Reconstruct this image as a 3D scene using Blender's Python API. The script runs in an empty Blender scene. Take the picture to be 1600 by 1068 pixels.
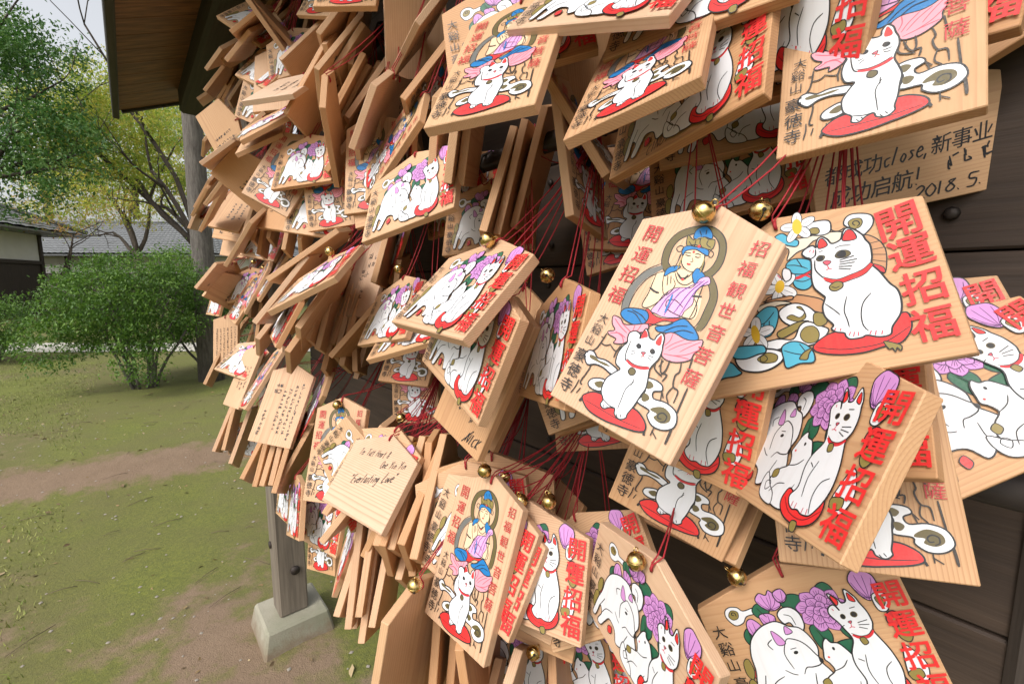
import bpy, bmesh, math, random
from mathutils import Vector, Matrix, Quaternion, noise
from mathutils.geometry import tessellate_polygon

random.seed(7)
scene = bpy.context.scene
COL = scene.collection

# ------------------------------------------------------------ camera, sky, sun, exposure
CAM_H = 1.36
PITCH = math.radians(7.4)
cam_data = bpy.data.cameras.new('camera')
cam = bpy.data.objects.new('camera', cam_data)
COL.objects.link(cam)
cam.location = (0, 0, CAM_H)
cam.rotation_euler = (math.radians(90) - PITCH, 0, 0)
cam_data.sensor_width = 36
cam_data.lens = 16.0
cam_data.clip_start = 0.01
cam_data.clip_end = 1000
scene.camera = cam

world = bpy.data.worlds.new('World')
scene.world = world
world.use_nodes = True
wn = world.node_tree
bg = wn.nodes['Background']
sky = wn.nodes.new('ShaderNodeTexSky')
sky.sky_type = 'NISHITA'
sky.sun_disc = False
SUN_EL, SUN_AZ = math.radians(48), math.radians(215)      # azimuth clockwise from +Y
sky.sun_elevation = SUN_EL
sky.sun_rotation = SUN_AZ
sky.air_density = 1.0
sky.dust_density = 5.0
sky.ozone_density = 1.0
hsv = wn.nodes.new('ShaderNodeHueSaturation')
hsv.inputs['Saturation'].default_value = 0.2              # a thin white overcast
wn.links.new(sky.outputs[0], hsv.inputs['Color'])
wn.links.new(hsv.outputs[0], bg.inputs['Color'])
bg.inputs['Strength'].default_value = 0.15

sun_data = bpy.data.lights.new('sun', 'SUN')
sun_data.energy = 0.6
sun_data.angle = math.radians(14)
sun_data.color = (1.0, 0.95, 0.87)
sun = bpy.data.objects.new('sun', sun_data)
COL.objects.link(sun)
sd = Vector((math.sin(SUN_AZ) * math.cos(SUN_EL), math.cos(SUN_AZ) * math.cos(SUN_EL), math.sin(SUN_EL)))
sun.rotation_euler = sd.to_track_quat('Z', 'Y').to_euler()

scene.view_settings.view_transform = 'Standard'
scene.view_settings.look = 'None'
scene.view_settings.gamma = 1.0
scene.view_settings.exposure = 0.82
scene.render.engine = 'CYCLES'
scene.cycles.max_bounces = 10
scene.cycles.diffuse_bounces = 6
scene.cycles.glossy_bounces = 4
scene.cycles.transmission_bounces = 4

# rack frame: U runs along the rack (away to the far left), N points into it
AZ = math.radians(-40)
U = Vector((math.sin(AZ), math.cos(AZ), 0))
N = Vector((math.cos(AZ), -math.sin(AZ), 0))
def rk(s, p, z):
    """rack coordinates: metres along it, metres in from the camera's foot, height above the ground"""
    return U * s + N * p + Vector((0, 0, z))
CAM_M = Matrix.Translation((0, 0, CAM_H)) @ Matrix.Rotation(math.radians(90) - PITCH, 4, 'X')

# ------------------------------------------------------------ helpers
def link(o, parent=None):
    COL.objects.link(o)
    if parent: o.parent = parent
    return o
class MB:
    def __init__(s): s.v = []; s.f = []; s.m = []; s.sm = []
    def add(s, vs, fs, mi=0, smooth=False):
        b = len(s.v); s.v += [tuple(v) for v in vs]
        for f in fs: s.f.append([b + i for i in f]); s.m.append(mi); s.sm.append(smooth)
    def box(s, c, sx, sy, sz, ax=None, mi=0):
        X, Y, Z = ax or (Vector((1, 0, 0)), Vector((0, 1, 0)), Vector((0, 0, 1)))
        c = Vector(c); vs = []
        for i in (-1, 1):
            for j in (-1, 1):
                for k in (-1, 1): vs.append(c + X * (i * sx / 2) + Y * (j * sy / 2) + Z * (k * sz / 2))
        s.add(vs, [(0, 1, 3, 2), (4, 6, 7, 5), (0, 4, 5, 1), (2, 3, 7, 6), (0, 2, 6, 4), (1, 5, 7, 3)], mi)
    def tube(s, pts, rads, n=6, mi=0, cap=True, wob=0.0):
        pts = [Vector(p) for p in pts]
        if not hasattr(rads, '__len__'): rads = [rads] * len(pts)
        rings = []; prev = None
        for i, p in enumerate(pts):
            d = (pts[min(i + 1, len(pts) - 1)] - pts[max(i - 1, 0)])
            if d.length < 1e-9: d = Vector((0, 0, 1))
            d.normalize()
            a = prev if prev is not None else (Vector((1, 0, 0)) if abs(d.x) < .8 else Vector((0, 1, 0)))
            a = (a - d * a.dot(d)); a.normalize(); prev = a; b = d.cross(a)
            ring = []
            for k in range(n):
                t = 2 * math.pi * k / n
                r = rads[i] * (1 + wob * noise.noise(Vector((math.cos(t) * 2, math.sin(t) * 2, i * .7 + p.x))))
                ring.append(p + a * (r * math.cos(t)) + b * (r * math.sin(t)))
            rings.append(ring)
        vs = [v for r in rings for v in r]; fs = []
        for i in range(len(pts) - 1):
            for k in range(n):
                fs.append((i * n + k, i * n + (k + 1) % n, (i + 1) * n + (k + 1) % n, (i + 1) * n + k))
        if cap:
            fs.append(tuple(range(n - 1, -1, -1))); fs.append(tuple((len(pts) - 1) * n + k for k in range(n)))
        s.add(vs, fs, mi, True)
    def mesh(s, name, mats):
        me = bpy.data.meshes.new(name)
        me.from_pydata(s.v, [], s.f)
        for m in mats: me.materials.append(m)
        me.polygons.foreach_set('material_index', s.m)
        me.polygons.foreach_set('use_smooth', s.sm)
        me.update()
        return me
    def build(s, name, mats, parent=None):
        if not isinstance(mats, (list, tuple)): mats = [mats]
        return link(bpy.data.objects.new(name, s.mesh(name, mats)), parent)
def tag(o, label=None, cat=None, group=None, kind=None):
    if label: o['label'] = label
    if cat: o['category'] = cat
    if group: o['group'] = group
    if kind: o['kind'] = kind
    return o
def empty(name, loc=(0, 0, 0)):
    o = bpy.data.objects.new(name, None); o.location = loc; o.empty_display_size = .05
    return link(o)
def bevel_mesh(me, w, seg=1):
    bm = bmesh.new(); bm.from_mesh(me)
    bmesh.ops.bevel(bm, geom=list(bm.edges), offset=w, segments=seg, affect='EDGES', profile=.5)
    bm.to_mesh(me); bm.free(); me.update()

# ------------------------------------------------------------ materials
class NT:
    def __init__(s, name):
        s.mat = bpy.data.materials.new(name); s.mat.use_nodes = True
        s.t = s.mat.node_tree; s.b = s.t.nodes['Principled BSDF']
    def n(s, typ, **kw):
        nd = s.t.nodes.new(typ)
        for k, v in kw.items():
            if k[0] == 'i': nd.inputs[int(k[1:])].default_value = v
            else: setattr(nd, k, v)
        return nd
    def l(s, a, b): s.t.links.new(a, b)
    def ramp(s, fac, stops, interp='LINEAR'):
        r = s.n('ShaderNodeValToRGB'); r.color_ramp.interpolation = interp
        e = r.color_ramp.elements
        while len(e) < len(stops): e.new(.5)
        for i, (p, c) in enumerate(stops):
            e[i].position = p; e[i].color = (*c, 1) if len(c) == 3 else c
        s.l(fac, r.inputs[0]); return r.outputs[0]
    def mix(s, fac, a, b, blend='MIX'):
        m = s.n('ShaderNodeMix', data_type='RGBA', blend_type=blend)
        for sock, v in ((m.inputs[0], fac), (m.inputs[6], a), (m.inputs[7], b)):
            if hasattr(v, 'is_linked'): s.l(v, sock)
            else: sock.default_value = (*v, 1) if isinstance(v, tuple) and len(v) == 3 else v
        return m.outputs[2]
    def math(s, op, a, b=0.0):
        m = s.n('ShaderNodeMath', operation=op)
        for sock, v in ((m.inputs[0], a), (m.inputs[1], b)):
            if hasattr(v, 'is_linked'): s.l(v, sock)
            else: sock.default_value = v
        return m.outputs[0]
    def noise(s, vec, scale, detail=3, rough=.55):
        n = s.n('ShaderNodeTexNoise'); n.inputs['Scale'].default_value = scale
        n.inputs['Detail'].default_value = detail; n.inputs['Roughness'].default_value = rough
        if vec is not None: s.l(vec, n.inputs['Vector'])
        return n.outputs['Fac']
    def bump(s, h, strength=.3, dist=.01):
        b = s.n('ShaderNodeBump'); b.inputs['Strength'].default_value = strength; b.inputs['Distance'].default_value = dist
        s.l(h, b.inputs['Height']); s.l(b.outputs[0], s.b.inputs['Normal'])
    def done(s, color=None, rough=.6, **kw):
        if color is not None:
            if hasattr(color, 'is_linked'): s.l(color, s.b.inputs['Base Color'])
            else: s.b.inputs['Base Color'].default_value = (*color, 1)
        if hasattr(rough, 'is_linked'): s.l(rough, s.b.inputs['Roughness'])
        else: s.b.inputs['Roughness'].default_value = rough
        for k, v in kw.items(): s.b.inputs[k].default_value = v
        return s.mat
def flat(name, c, rough=.6, **kw): return NT(name).done(c, rough, **kw)
def coords(t, kind='Object'): return t.n('ShaderNodeTexCoord').outputs[kind]
def mapping(t, vec, scale=(1, 1, 1), loc=None):
    m = t.n('ShaderNodeMapping'); m.inputs['Scale'].default_value = scale
    t.l(vec, m.inputs['Vector'])
    if loc is not None: t.l(loc, m.inputs['Location'])
    return m.outputs[0]

def plaque_wood(name, along):
    """cedar board: growth rings as cylinders round a far axis, so faces show long lines and ends show arcs"""
    t = NT(name); co = coords(t)
    oi = t.n('ShaderNodeSeparateColor'); t.l(t.n('ShaderNodeObjectInfo').outputs['Color'], oi.inputs[0])
    rnd, r2, r3 = oi.outputs[0], oi.outputs[1], oi.outputs[2]             # wood tone (age, some painted shade or brightness), and two random numbers
    off = t.n('ShaderNodeCombineXYZ')
    for i, r in enumerate((rnd, r2, r3)): t.l(t.math('MULTIPLY', r, 3.0), off.inputs[i])
    stretch = (.12, 1, 1) if along == 'x' else (1, .12, 1)
    mv = mapping(t, co, stretch, off.outputs[0])
    warp = t.noise(mv, 22, 3)
    sep = t.n('ShaderNodeSeparateXYZ'); t.l(co, sep.inputs[0])
    across = sep.outputs[1 if along == 'x' else 0]
    a = t.math('ADD', t.math('ADD', across, t.math('MULTIPLY', t.math('SUBTRACT', r2, .5), .16)), t.math('MULTIPLY', warp, .012))
    d = t.math('ADD', sep.outputs[2], t.math('ADD', t.math('MULTIPLY', r3, .09), .012))
    rad = t.math('SQRT', t.math('ADD', t.math('MULTIPLY', a, a), t.math('MULTIPLY', d, d)))
    rings = t.math('FRACT', t.math('MULTIPLY', rad, t.math('ADD', t.math('MULTIPLY', r3, 260.0), 430.0)))
    line = t.ramp(rings, [(0, (0, 0, 0)), (.55, (.12, .12, .12)), (.86, (.85, .85, .85)), (.93, (1, 1, 1)), (1, (0, 0, 0))])
    fib = t.noise(mapping(t, co, (6, 120, 120) if along == 'x' else (120, 6, 120), off.outputs[0]), 6, 2)
    pale = t.ramp(rnd, [(0, (.60, .44, .325)), (.15, (.58, .375, .24)), (.4, (.56, .345, .19)), (.7, (.51, .27, .12)), (1, (.39, .18, .07))])
    dark = t.mix(.72, pale, (.27, .085, .03))
    col = t.mix(t.math('MULTIPLY', line, t.math('ADD', t.math('MULTIPLY', r2, .45), .30)), pale, dark)
    col = t.mix(.22, col, t.mix(fib, (.36, .18, .08), (.72, .52, .34)))
    blot = t.noise(mapping(t, co, (1, 1, 1), off.outputs[0]), 14, 4)
    col = t.mix(t.math('MULTIPLY', t.ramp(blot, [(.45, (0, 0, 0)), (.75, (1, 1, 1))]), .28), col, (.34, .17, .075))
    t.bump(t.math('ADD', line, fib), .12, .0006)
    return t.done(col, .58, **{'Specular IOR Level': .3})
WOOD = {'H': plaque_wood('cedar_grain_lengthwise', 'x'), 'V': plaque_wood('cedar_grain_upright', 'y')}

def paint(name, c, wear=.12):
    t = NT(name); co = coords(t)
    g = t.noise(co, 900, 2); g2 = t.noise(co, 60, 3)
    col = t.mix(t.math('MULTIPLY', t.ramp(g2, [(.35, (0, 0, 0)), (.8, (1, 1, 1))]), wear), c, tuple(min(1, v * .7 + .03) for v in c))
    fib = t.noise(mapping(t, co, (260, 22, 60)), 1.0, 3)                    # the board's fibre showing through the ink
    col = t.mix(t.math('MULTIPLY', t.ramp(fib, [(.52, (0, 0, 0)), (.80, (1, 1, 1))]), .30), col, tuple(v * .62 + w for v, w in zip(c, (.11, .07, .04))))
    t.bump(fib, .10, .0004)
    return t.done(col, t.ramp(g, [(.3, (.4,) * 3), (.7, (.62,) * 3)]))
PAINT = {k: paint('print_' + k, c) for k, c in dict(
    white=(.68, .68, .70), black=(.010, .010, .012), red=(.68, .022, .022), crim=(.46, .018, .025), rouge=(.56, .02, .03),
    olive=(.105, .08, .025), silver=(.13, .13, .12), gold=(.23, .175, .045), cream=(.74, .53, .34), blue=(.004, .15, .40),
    pink=(.66, .33, .55), pinkp=(.76, .28, .34), mauve=(.14, .05, .28), rose=(.55, .08, .12), lilac=(.54, .24, .53),
    plum=(.07, .012, .09), green=(.016, .11, .055), dgreen=(.004, .025, .015), teal=(.07, .36, .50), yellow=(.68, .42, .03),
    tan=(.46, .23, .11), speck=(.66, .58, .46), flower=(.58, .03, .03), dred=(.22, .008, .012), root=(.03, .02, .014)).items()}
INK = flat('felt_pen_ink', (.015, .014, .016), .5)

ART_K = [
 ('L','olive',4.63,1,[-15.12,41.99,-16.78,51.42,-13.99,59.55,-6.23,64.72,2.85,66.38,10.14,63.18,14.8,57.11,16.89,48.59,15.43,41.18,10.86,36.92,3.87,35.03,-5.08,34.24,-11.6,37.41]),
 ('L','black',0.42,1,[-17.3,41.47,-19.33,51.43,-16.07,61.1,-7.77,66.76,2.48,68.66,11.3,64.61,16.62,57.51,19.05,48.11,17.4,39.88,12.29,35.05,4.46,32.89,-4.93,31.92,-13.14,35.93]),
 ('L','black',0.42,1,[-12.97,42.5,-14.27,51.42,-11.82,57.83,-4.69,62.7,3.04,64.06,9.11,61.47,12.96,56.72,14.7,49.07,13.37,42.47,9.43,38.79,3.27,37.18,-5.09,36.7,-10.14,39.4]),
 ('L','silver',4.84,0,[-14.29,37.28,-21.96,30.33,-25.96,20.21,-25.8,9.97,-23.58,2.66]),
 ('L','olive',4.29,0,[15.52,38.17,20.24,33.42,23.69,27.43,24.75,19.74,25,11.77,23.74,6.75]),
 ('L','black',0.42,0,[-15.57,39.7,-23.8,32.66,-28.88,21.09,-28.5,9.71,-25.89,1.9]),
 ('L','black',0.42,0,[-11.66,35.44,-19.38,28.79,-22.86,19.4,-23.13,10.24,-21.63,4.45]),
 ('L','black',0.37,0,[16.74,39.5,21.97,34.42,25.77,27.86,27.16,19.54,27.24,11.06,25.78,6.49]),
 ('L','black',0.37,0,[14.29,36.82,18.5,32.42,21.59,26.98,22.3,19.95,22.63,12.15,21.54,7.28]),
 ('F','cream',0,[-5.82,35.65,-3.07,38.49,5.77,39.19,11.32,36.01,13.71,27.45,17.57,25.55,20.04,13.09,15.02,11.36,2.75,7.14,-9.58,9.53,-14.52,10.15,-15.2,19.96,-15.92,31.92]),
 ('F','cream',0.41,[-5.63,48.49,-5.6,51.47,-0.43,53.32,5.65,52.07,7.97,47.47,8.11,42.37,5.33,39.07,1.28,39.07,-3.14,41.66,-5.28,45.39]),
 ('F','blue',0.42,[-10.93,33.02,-10.87,37.05,-7.9,39.63,-3.58,40.49,-4.68,37.55,-7.61,34.97,-9.66,32.27]),
 ('F','blue',0.39,[5.59,37.58,6.45,41.74,10.69,40.15,13.59,37.65,12.32,34.03,9.16,32.53,7.16,34.88]),
 ('F','pink',0.38,[9.54,29.84,11.32,36.01,15.43,38.35,17.97,34.59,13.68,31.34,12.89,26.18,14.43,20.26,12.12,15.06,11.23,10.9,2.36,7.86,-3.32,8.32,-7.34,9.16,-5.84,15.12,-4.55,20.94,-0.84,26.11,4.26,28.33]),
 ('F','red',0.42,[-9.68,9.72,-3.76,7.08,2.75,7.14,13.32,10.78,15.25,9.37,9.14,7.02,2.61,5.37,-4.06,-0.69,-7.42,-0.78,-7.51,3.6,-10.7,6.95]),
 ('F','blue',0.56,[-25.61,1.41,-23.89,5.43,-15.57,7.8,-9.59,7.87,-6.37,4,-8.28,-1.31,-13.37,-2.68,-21.17,-1.67]),
 ('F','blue',0.5,[0.51,0.74,6.45,4.16,13.41,10.6,19.5,8.8,23.71,6.24,27.08,2.42,22.84,-0.02,15.02,-0.31,6.94,-0.79,2.96,-1.4]),
 ('F','gold',0.41,[-6.46,54.14,-8.82,60.76,-3.99,58.33,-0.96,62.26,4.33,60.51,8.22,60.78,9.57,55.79,7,54.21,-1.53,55.49]),
 ('F','blue',0.4,[-4.57,59.48,-5.52,64.33,-2.69,67.65,0.67,67.83,5.07,64.24,5.95,61.14,1.41,61.48,-1.03,59.45]),
 ('F','blue',0.41,[-7.95,50.95,-5.85,53.95,0.05,54.36,7,54.21,9.02,50.58,5.68,51.05,-0.09,52.67,-5.12,50.52,-5.51,47.25]),
 ('L','black',0.31,1,[-11.63,50.9,-10.57,52.95,-8.13,52.73,-7.55,50.19,-9.67,49.19]),
 ('L','black',0.29,1,[8.73,51.74,9.1,53.86,11.46,52.56,11.44,50.12,9.81,50.15]),
 ('F','black',0,[-6.85,48.22,-6.48,44.04,-6.61,39.2,-7.11,38.54,-6.92,42.87,-7.49,47.01]),
 ('L','gold',0.51,0,[-5.36,46.96,-5.02,42.26,-4.46,38.14]),
 ('F','black',0,[7.77,48.45,8.92,44.62,9.26,40.09,10.32,40.88,9.72,45.33]),
 ('L','gold',0.48,0,[7.77,48.45,8.95,43.6,9.49,39.63]),
 ('L','black',0.4,0,[-4.32,48.16,-2.55,47.93,-0.72,48.35]),
 ('L','black',0.3,0,[-4.99,49.06,-3.24,49.88,-1.21,49.7]),
 ('L','black',0.39,0,[1.91,48.33,3.71,48.12,5.29,48.9]),
 ('L','black',0.3,0,[1.25,49.63,2.85,50.41,5.09,49.89]),
 ('L','red',0.8,0,[-0.69,43.1,0.69,42.81,1.72,43.17]),
 ('L','black',0.2,0,[0.63,47.3,2.08,45.24,0.65,44.48]),
 ('E','red',[-0.24,50.97,0.79,0.79,0]),
 ('L','black',0.3,0,[-6.29,56.82,-1.82,54.07,-2.61,58.61]),
 ('L','black',0.3,0,[-0.63,61.6,0.61,57.18,3.37,54.66]),
 ('L','black',0.29,0,[4.56,60.05,5.08,57.08,8.19,55.69]),
 ('E','red',[1.21,55.03,0.89,0.89,0]),
 ('L','gold',0.4,0,[-2.61,58.61,-0.6,60.57,2.8,59.69]),
 ('L','blue',0.5,0,[-2.35,66.98,-1.1,64.1,0.69,61.34]),
 ('L','black',0.3,0,[-3.21,64.75,-0.87,62.07]),
 ('L','black',0.29,0,[0.62,65.97,1.59,63.06]),
 ('L','black',0.3,0,[-4.44,37.08,-0.65,33.82,3.87,35.03,5.12,38.5]),
 ('L','black',0.41,0,[-4.88,35.9,-0.12,30.79,5.33,30.21,8.33,34.16]),
 ('L','black',0.42,0,[-15.84,32.82,-15.33,26.57,-14.49,19.06,-14.58,10.69,-10.95,9.97,-7.14,13.39,-3.96,19.82,-2.73,23.63]),
 ('L','black',0.31,0,[-11.03,33.21,-8.47,26.3,-4.55,20.94,-1.78,22.84,-0.98,28.42,-3.85,31.89]),
 ('L','black',0.31,0,[-8.14,32.89,-5.63,27.1]),
 ('L','black',0.31,0,[-6.24,33.39,-4.06,28.62]),
 ('L','black',0.85,0,[-15.5,22.64,-11.28,21.12,-8.07,20.97]),
 ('L','black',0.37,0,[14.83,32.89,15.9,25.04,16.98,17.18,16.71,11.94]),
 ('L','black',0.38,0,[13.37,24.26,17.75,19.48,18.38,12.52,10.91,11.52,1.68,13.21,-0.73,17.8,3.58,19.67,10.1,17.01]),
 ('L','black',0.76,0,[12.06,24.9,17.35,25.99]),
 ('L','black',0.8,0,[-2.54,35.44,0.74,33.14,2.55,33.63,3.6,36.53]),
 ('E','red',[1.71,32.87,0.79,0.79,0]),
 ('L','mauve',0.28,0,[14.32,35.81,9.42,26.18,6.7,11.68]),
 ('L','mauve',0.28,0,[16.64,35.94,12.4,28.09,10.68,11.96]),
 ('L','mauve',0.28,0,[12.86,34.9,4.13,24.6,1.79,8.96]),
 ('L','mauve',0.3,0,[2.7,27.35,-1.71,19.65,-2.88,9.55]),
 ('L','blue',1.2,0,[0.54,22.47,1.12,17.31,1.52,10.48]),
 ('L','black',0.33,0,[-22.05,4.32,-15.91,4.09,-8.89,-0.2]),
 ('L','black',0.32,0,[-19.24,5.81,-11.43,4.48,-6.51,1.75]),
 ('L','black',0.29,0,[6.56,-0.07,12.18,5.14,18.12,7.28]),
 ('L','black',0.29,0,[10.79,-0.11,16.73,4.18,23.4,4.59]),
 ('L','black',0.31,0,[-5.06,1.16,4.9,3.07,9.51,6.3]),
 ('F','pinkp',0.56,[-29.25,-1.78,-23.51,-1.9,-19.37,-4.47,-12.38,-2.33,-4.81,0.7,-3.52,-3.78,-11.42,-8.38,-11.33,-12.84,-14.21,-16.34,-19.81,-17.83,-19.7,-14.91,-25.75,-14.06,-27.17,-12.25,-23.38,-9.93,-27.35,-6.72]),
 ('F','pinkp',0.49,[8.04,-1.87,12.29,0.98,19.93,-0.11,24.55,0.43,29.63,2.59,30.67,-2.23,28.89,-6.19,28.23,-10.54,20.55,-14.82,12.93,-14.12,9.88,-7.36]),
 ('L','rose',0.45,0,[-27.19,-3.17,-20.83,-6.7,-14.66,-9.01]),
 ('L','rose',0.44,0,[-20.86,-4.43,-14.7,-6.76,-11.68,-7.91]),
 ('L','rose',0.45,0,[-25.45,-13.01,-19.72,-10.89,-14.09,-12.2]),
 ('L','rose',0.44,0,[-22.32,-10.7,-16.62,-12.02,-13.53,-15.39]),
 ('L','rose',0.42,0,[-12.28,-2.52,-11.72,-5.68,-11.64,-10.14]),
 ('L','rose',0.42,0,[-8.38,-1.13,-8.8,-4.61,-9.72,-7.18]),
 ('L','rose',0.36,0,[29.36,1.28,24.68,-3.61,21.1,-8.14]),
 ('L','rose',0.36,0,[24.99,-0.42,19.32,-4.7,14.76,-9.66]),
 ('L','rose',0.37,0,[20.25,-0.71,15.5,-5.16,12.58,-9.48]),
 ('L','rose',0.36,0,[30.31,-3.39,24.44,-8.84,16.98,-11.91]),
 ('L','rose',0.36,0,[27.93,-9.95,22.43,-10.7,13.1,-12.45]),
 ('L','rose',0.38,0,[12.52,0.54,12.87,-4.07,11.22,-7.89]),
 ('L','root',0.68,0,[-27.57,-13.8,-28.02,-19.84,-29.03,-24.96,-30.91,-27.49]),
 ('L','root',0.57,0,[-28.01,-21.01,-23.99,-21.21,-21.65,-19.7]),
 ('L','root',0.55,0,[-21.92,-19.23,-15.93,-22.05,-14.49,-18.04]),
 ('L','root',0.65,0,[-14.84,-26.19,-15.12,-21.72,-13.75,-17.18]),
 ('L','root',0.45,0,[-27.52,-17.3,-30.01,-17.07]),
 ('L','root',0.68,0,[-25.96,-49.84,-28.15,-48.45,-26.67,-38.22,-29.47,-32.27]),
 ('L','root',0.58,0,[-29.8,-48,-29.74,-52.8,-30.77,-58.14]),
 ('L','root',0.46,0,[-25.93,-52.22,-26.95,-56.31]),
 ('L','root',0.56,0,[-21.98,-31.5,-21.4,-34.76]),
 ('L','root',0.67,0,[13.62,-15.42,16.61,-22.64,20.71,-22.92,20,-27.46]),
 ('L','root',0.66,0,[18.34,-14.5,18.94,-20.55,17.35,-24.43]),
 ('L','root',0.64,0,[24.73,-12.84,26.38,-18.32,25.2,-21.43,27.07,-27.31,30.76,-28.67,31.55,-35.5]),
 ('L','root',0.55,0,[29.01,-36.77,26.03,-33.02,27.16,-27.48]),
 ('L','root',0.63,0,[29.46,-8.8,30.78,-17.39]),
 ('L','root',0.71,0,[34.59,-24.8,35.28,-33.63,35.91,-40.47]),
 ('L','root',0.68,0,[11.04,-17.58,12.5,-22.31,18.65,-24.91]),
 ('L','root',0.57,0,[17.92,-29.48,22.24,-31.69,24.52,-37.96]),
 ('L','root',0.46,0,[28.24,-50.79,28.44,-57.03]),
 ('L','root',0.46,0,[27.94,-54.13,32.11,-57.07]),
 ('L','root',0.98,0,[36.44,-44.3,37.46,-50.96,37.88,-57.43]),
 ('L','root',0.47,0,[22.24,-31.69,25.28,-35.48]),
 ('L','root',0.38,0,[14.94,-15.93,14.2,-20.5]),
 ('L','root',0.44,0,[-19.54,-51.58,-18.9,-58.37]),
 ('L','root',0.44,0,[-14.32,-53.77,-13.2,-59.06]),
 ('F','white',0.7,[-34.73,-31.44,-33.1,-28.38,-29.26,-28.02,-24.97,-30.4,-19.14,-29.72,-12.23,-30.81,-8.22,-32.49,-10.52,-36.02,-17.65,-34.55,-24.05,-34.72,-29.41,-37.02,-33.42,-33.91]),
 ('F','olive',0,[-31.03,-30.76,-27.33,-30.19,-23.3,-31.47,-17.56,-31.37,-13.97,-32.14,-17.89,-33.02,-23.81,-32.86,-29.58,-32.55]),
 ('F','white',0.67,[-22.53,-46.47,-20.47,-43.17,-12.79,-40.84,-9.17,-46.07,-14.41,-49.14,-20.38,-49.02]),
 ('F','olive',0,[-18.5,-45.44,-14.43,-42.4,-11.36,-44.45,-14.35,-47.01]),
 ('F','white',0.59,[8.05,-31.33,11.71,-28.91,16.16,-28.16,21.15,-29.25,22.51,-32.2,18.5,-34.54,20.4,-38.09,28.21,-37.17,35.73,-39.75,38.16,-46.66,33.6,-51.22,26.71,-51.83,21.56,-48.18,21.12,-44.98,12.65,-43.87,13.84,-38.93,13.29,-34.87]),
 ('F','olive',0,[11.62,-30.78,14.47,-30.01,17.13,-31.98,14.82,-34.69,12.45,-33.32]),
 ('F','olive',0,[13.81,-37.87,16.34,-37.51,18.43,-39.38,16.55,-41.92,14.13,-41.5]),
 ('F','olive',0,[22.78,-42.54,27.69,-40.05,33.2,-41.89,34.33,-45.95,30.21,-48.68,25.45,-47.52,26.2,-45.02,21.79,-44.64]),
 ('L','black',0.55,0,[29.93,-46.21,27.86,-46.57,27.22,-44.59,29.21,-42.93,31.91,-43.81,32,-46.67,29.87,-48.03]),
 ('F','red',0.67,[-21.24,-57.15,-19.77,-53.47,-13.68,-49.95,-0.58,-49.31,12.77,-48.17,19.39,-50.18,23.49,-53.36,24.11,-56.88,18.88,-59.33,9.6,-61.09,-1.62,-62.58,-13.56,-61.83]),
 ('L','black',0.33,0,[-19.44,-57.45,-8.19,-57.7,6.68,-57.97,21.72,-56.47]),
 ('L','black',1.57,0,[-21.14,-56.86,-22.16,-59.74]),
 ('L','black',1.32,0,[24.27,-56.79,25.18,-58.85]),
 ('F','white',0.64,[-12.56,-11.06,-12.62,-7.92,-9.26,-5.89,-5.65,-7,-4.73,-9.53,-4.72,-5.33,-4.12,-2.25,-1.53,-4.14,0.59,-6.63,3.97,-6.96,4.4,-4.1,6.51,-1.59,9.21,-3.88,10.43,-8.2,11.77,-11.93,11.95,-16.66,10.13,-23.35,11.89,-29.04,13.46,-34.79,12.76,-40,12.06,-46.89,10.82,-52.47,10.99,-55.25,7.68,-57.66,3.38,-56.33,2.09,-53.62,-1.32,-54.44,-4.37,-56.68,-7.74,-55.39,-7.82,-51.74,-11.59,-47.8,-12.55,-40.15,-9.17,-34.05,-7.07,-30.86,-11.52,-28.8,-13.34,-22.71,-12.49,-17.25,-11.15,-14.46]),
 ('L','black',0.52,0,[-9.38,-12.09,-9.03,-17.01,-8.04,-22.24,-5.94,-24.73,0.78,-26.32,6.98,-25.26,10.13,-23.35]),
 ('L','black',0.4,0,[5.16,-34.3,2.51,-39.97,3.16,-47.47,3.76,-52.77]),
 ('L','black',0.43,0,[-7.82,-51.74,-1.92,-53.38,2.12,-53.04]),
 ('L','black',0.32,0,[-5.54,-54.63,-4.38,-56]),
 ('L','black',0.31,0,[-3.45,-53.93,-2.55,-55.3]),
 ('L','black',0.3,0,[4.76,-55.61,6.01,-57.2]),
 ('L','black',0.3,0,[6.96,-54.7,8.11,-56.32]),
 ('L','black',0.4,0,[4.43,-32.98,4.3,-36.91]),
 ('L','rouge',1.77,0,[-5.85,-24.47,-0.65,-25.83,4.75,-25.26,9.51,-23.4]),
 ('L','black',0.31,0,[-6.7,-23.37,-0.95,-24.85,4.26,-24.37,9.21,-22.45]),
 ('F','red',0,[-4.27,-8.69,-3.96,-3.39,-0.73,-6.25,-1.73,-7.51]),
 ('F','red',0,[5.41,-8.03,6.67,-2.71,9.03,-7.15,8.41,-9.22]),
 ('F','olive',0.41,[-1.54,-30.11,-0.71,-27.19,2.59,-27.96,3.02,-30.42,0.81,-31.63]),
 ('F','black',0,[-4.72,-14.18,-4.04,-12.26,-1.8,-12.81,-1.2,-14.34,-2.69,-15.37]),
 ('F','black',0,[4.74,-13.92,5.6,-12.06,7.7,-12.72,8.28,-14.43,6.59,-15.33]),
 ('F','rose',0.3,[0.27,-16.61,2.94,-15.74,2.25,-17.55]),
 ('L','red',0.3,0,[2.34,-17.73,1.55,-19.38]),
 ('L','red',0.3,0,[2.34,-17.73,3.76,-18.9]),
 ('L','black',0.21,0,[-6.08,-18.07,-3.4,-17.65]),
 ('L','black',0.21,0,[-5.27,-19.97,-2.9,-18.56]),
 ('L','black',0.2,0,[5.17,-16.79,8.88,-16.55]),
 ('L','black',0.2,0,[5.48,-17.96,8.39,-18.69]),
 ('T','crim','開',[-31.67,57.06,12.08,1]),
 ('T','crim','運',[-31.68,41.7,11.68,1]),
 ('T','crim','招',[-33.43,27.09,11.8,1]),
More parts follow.
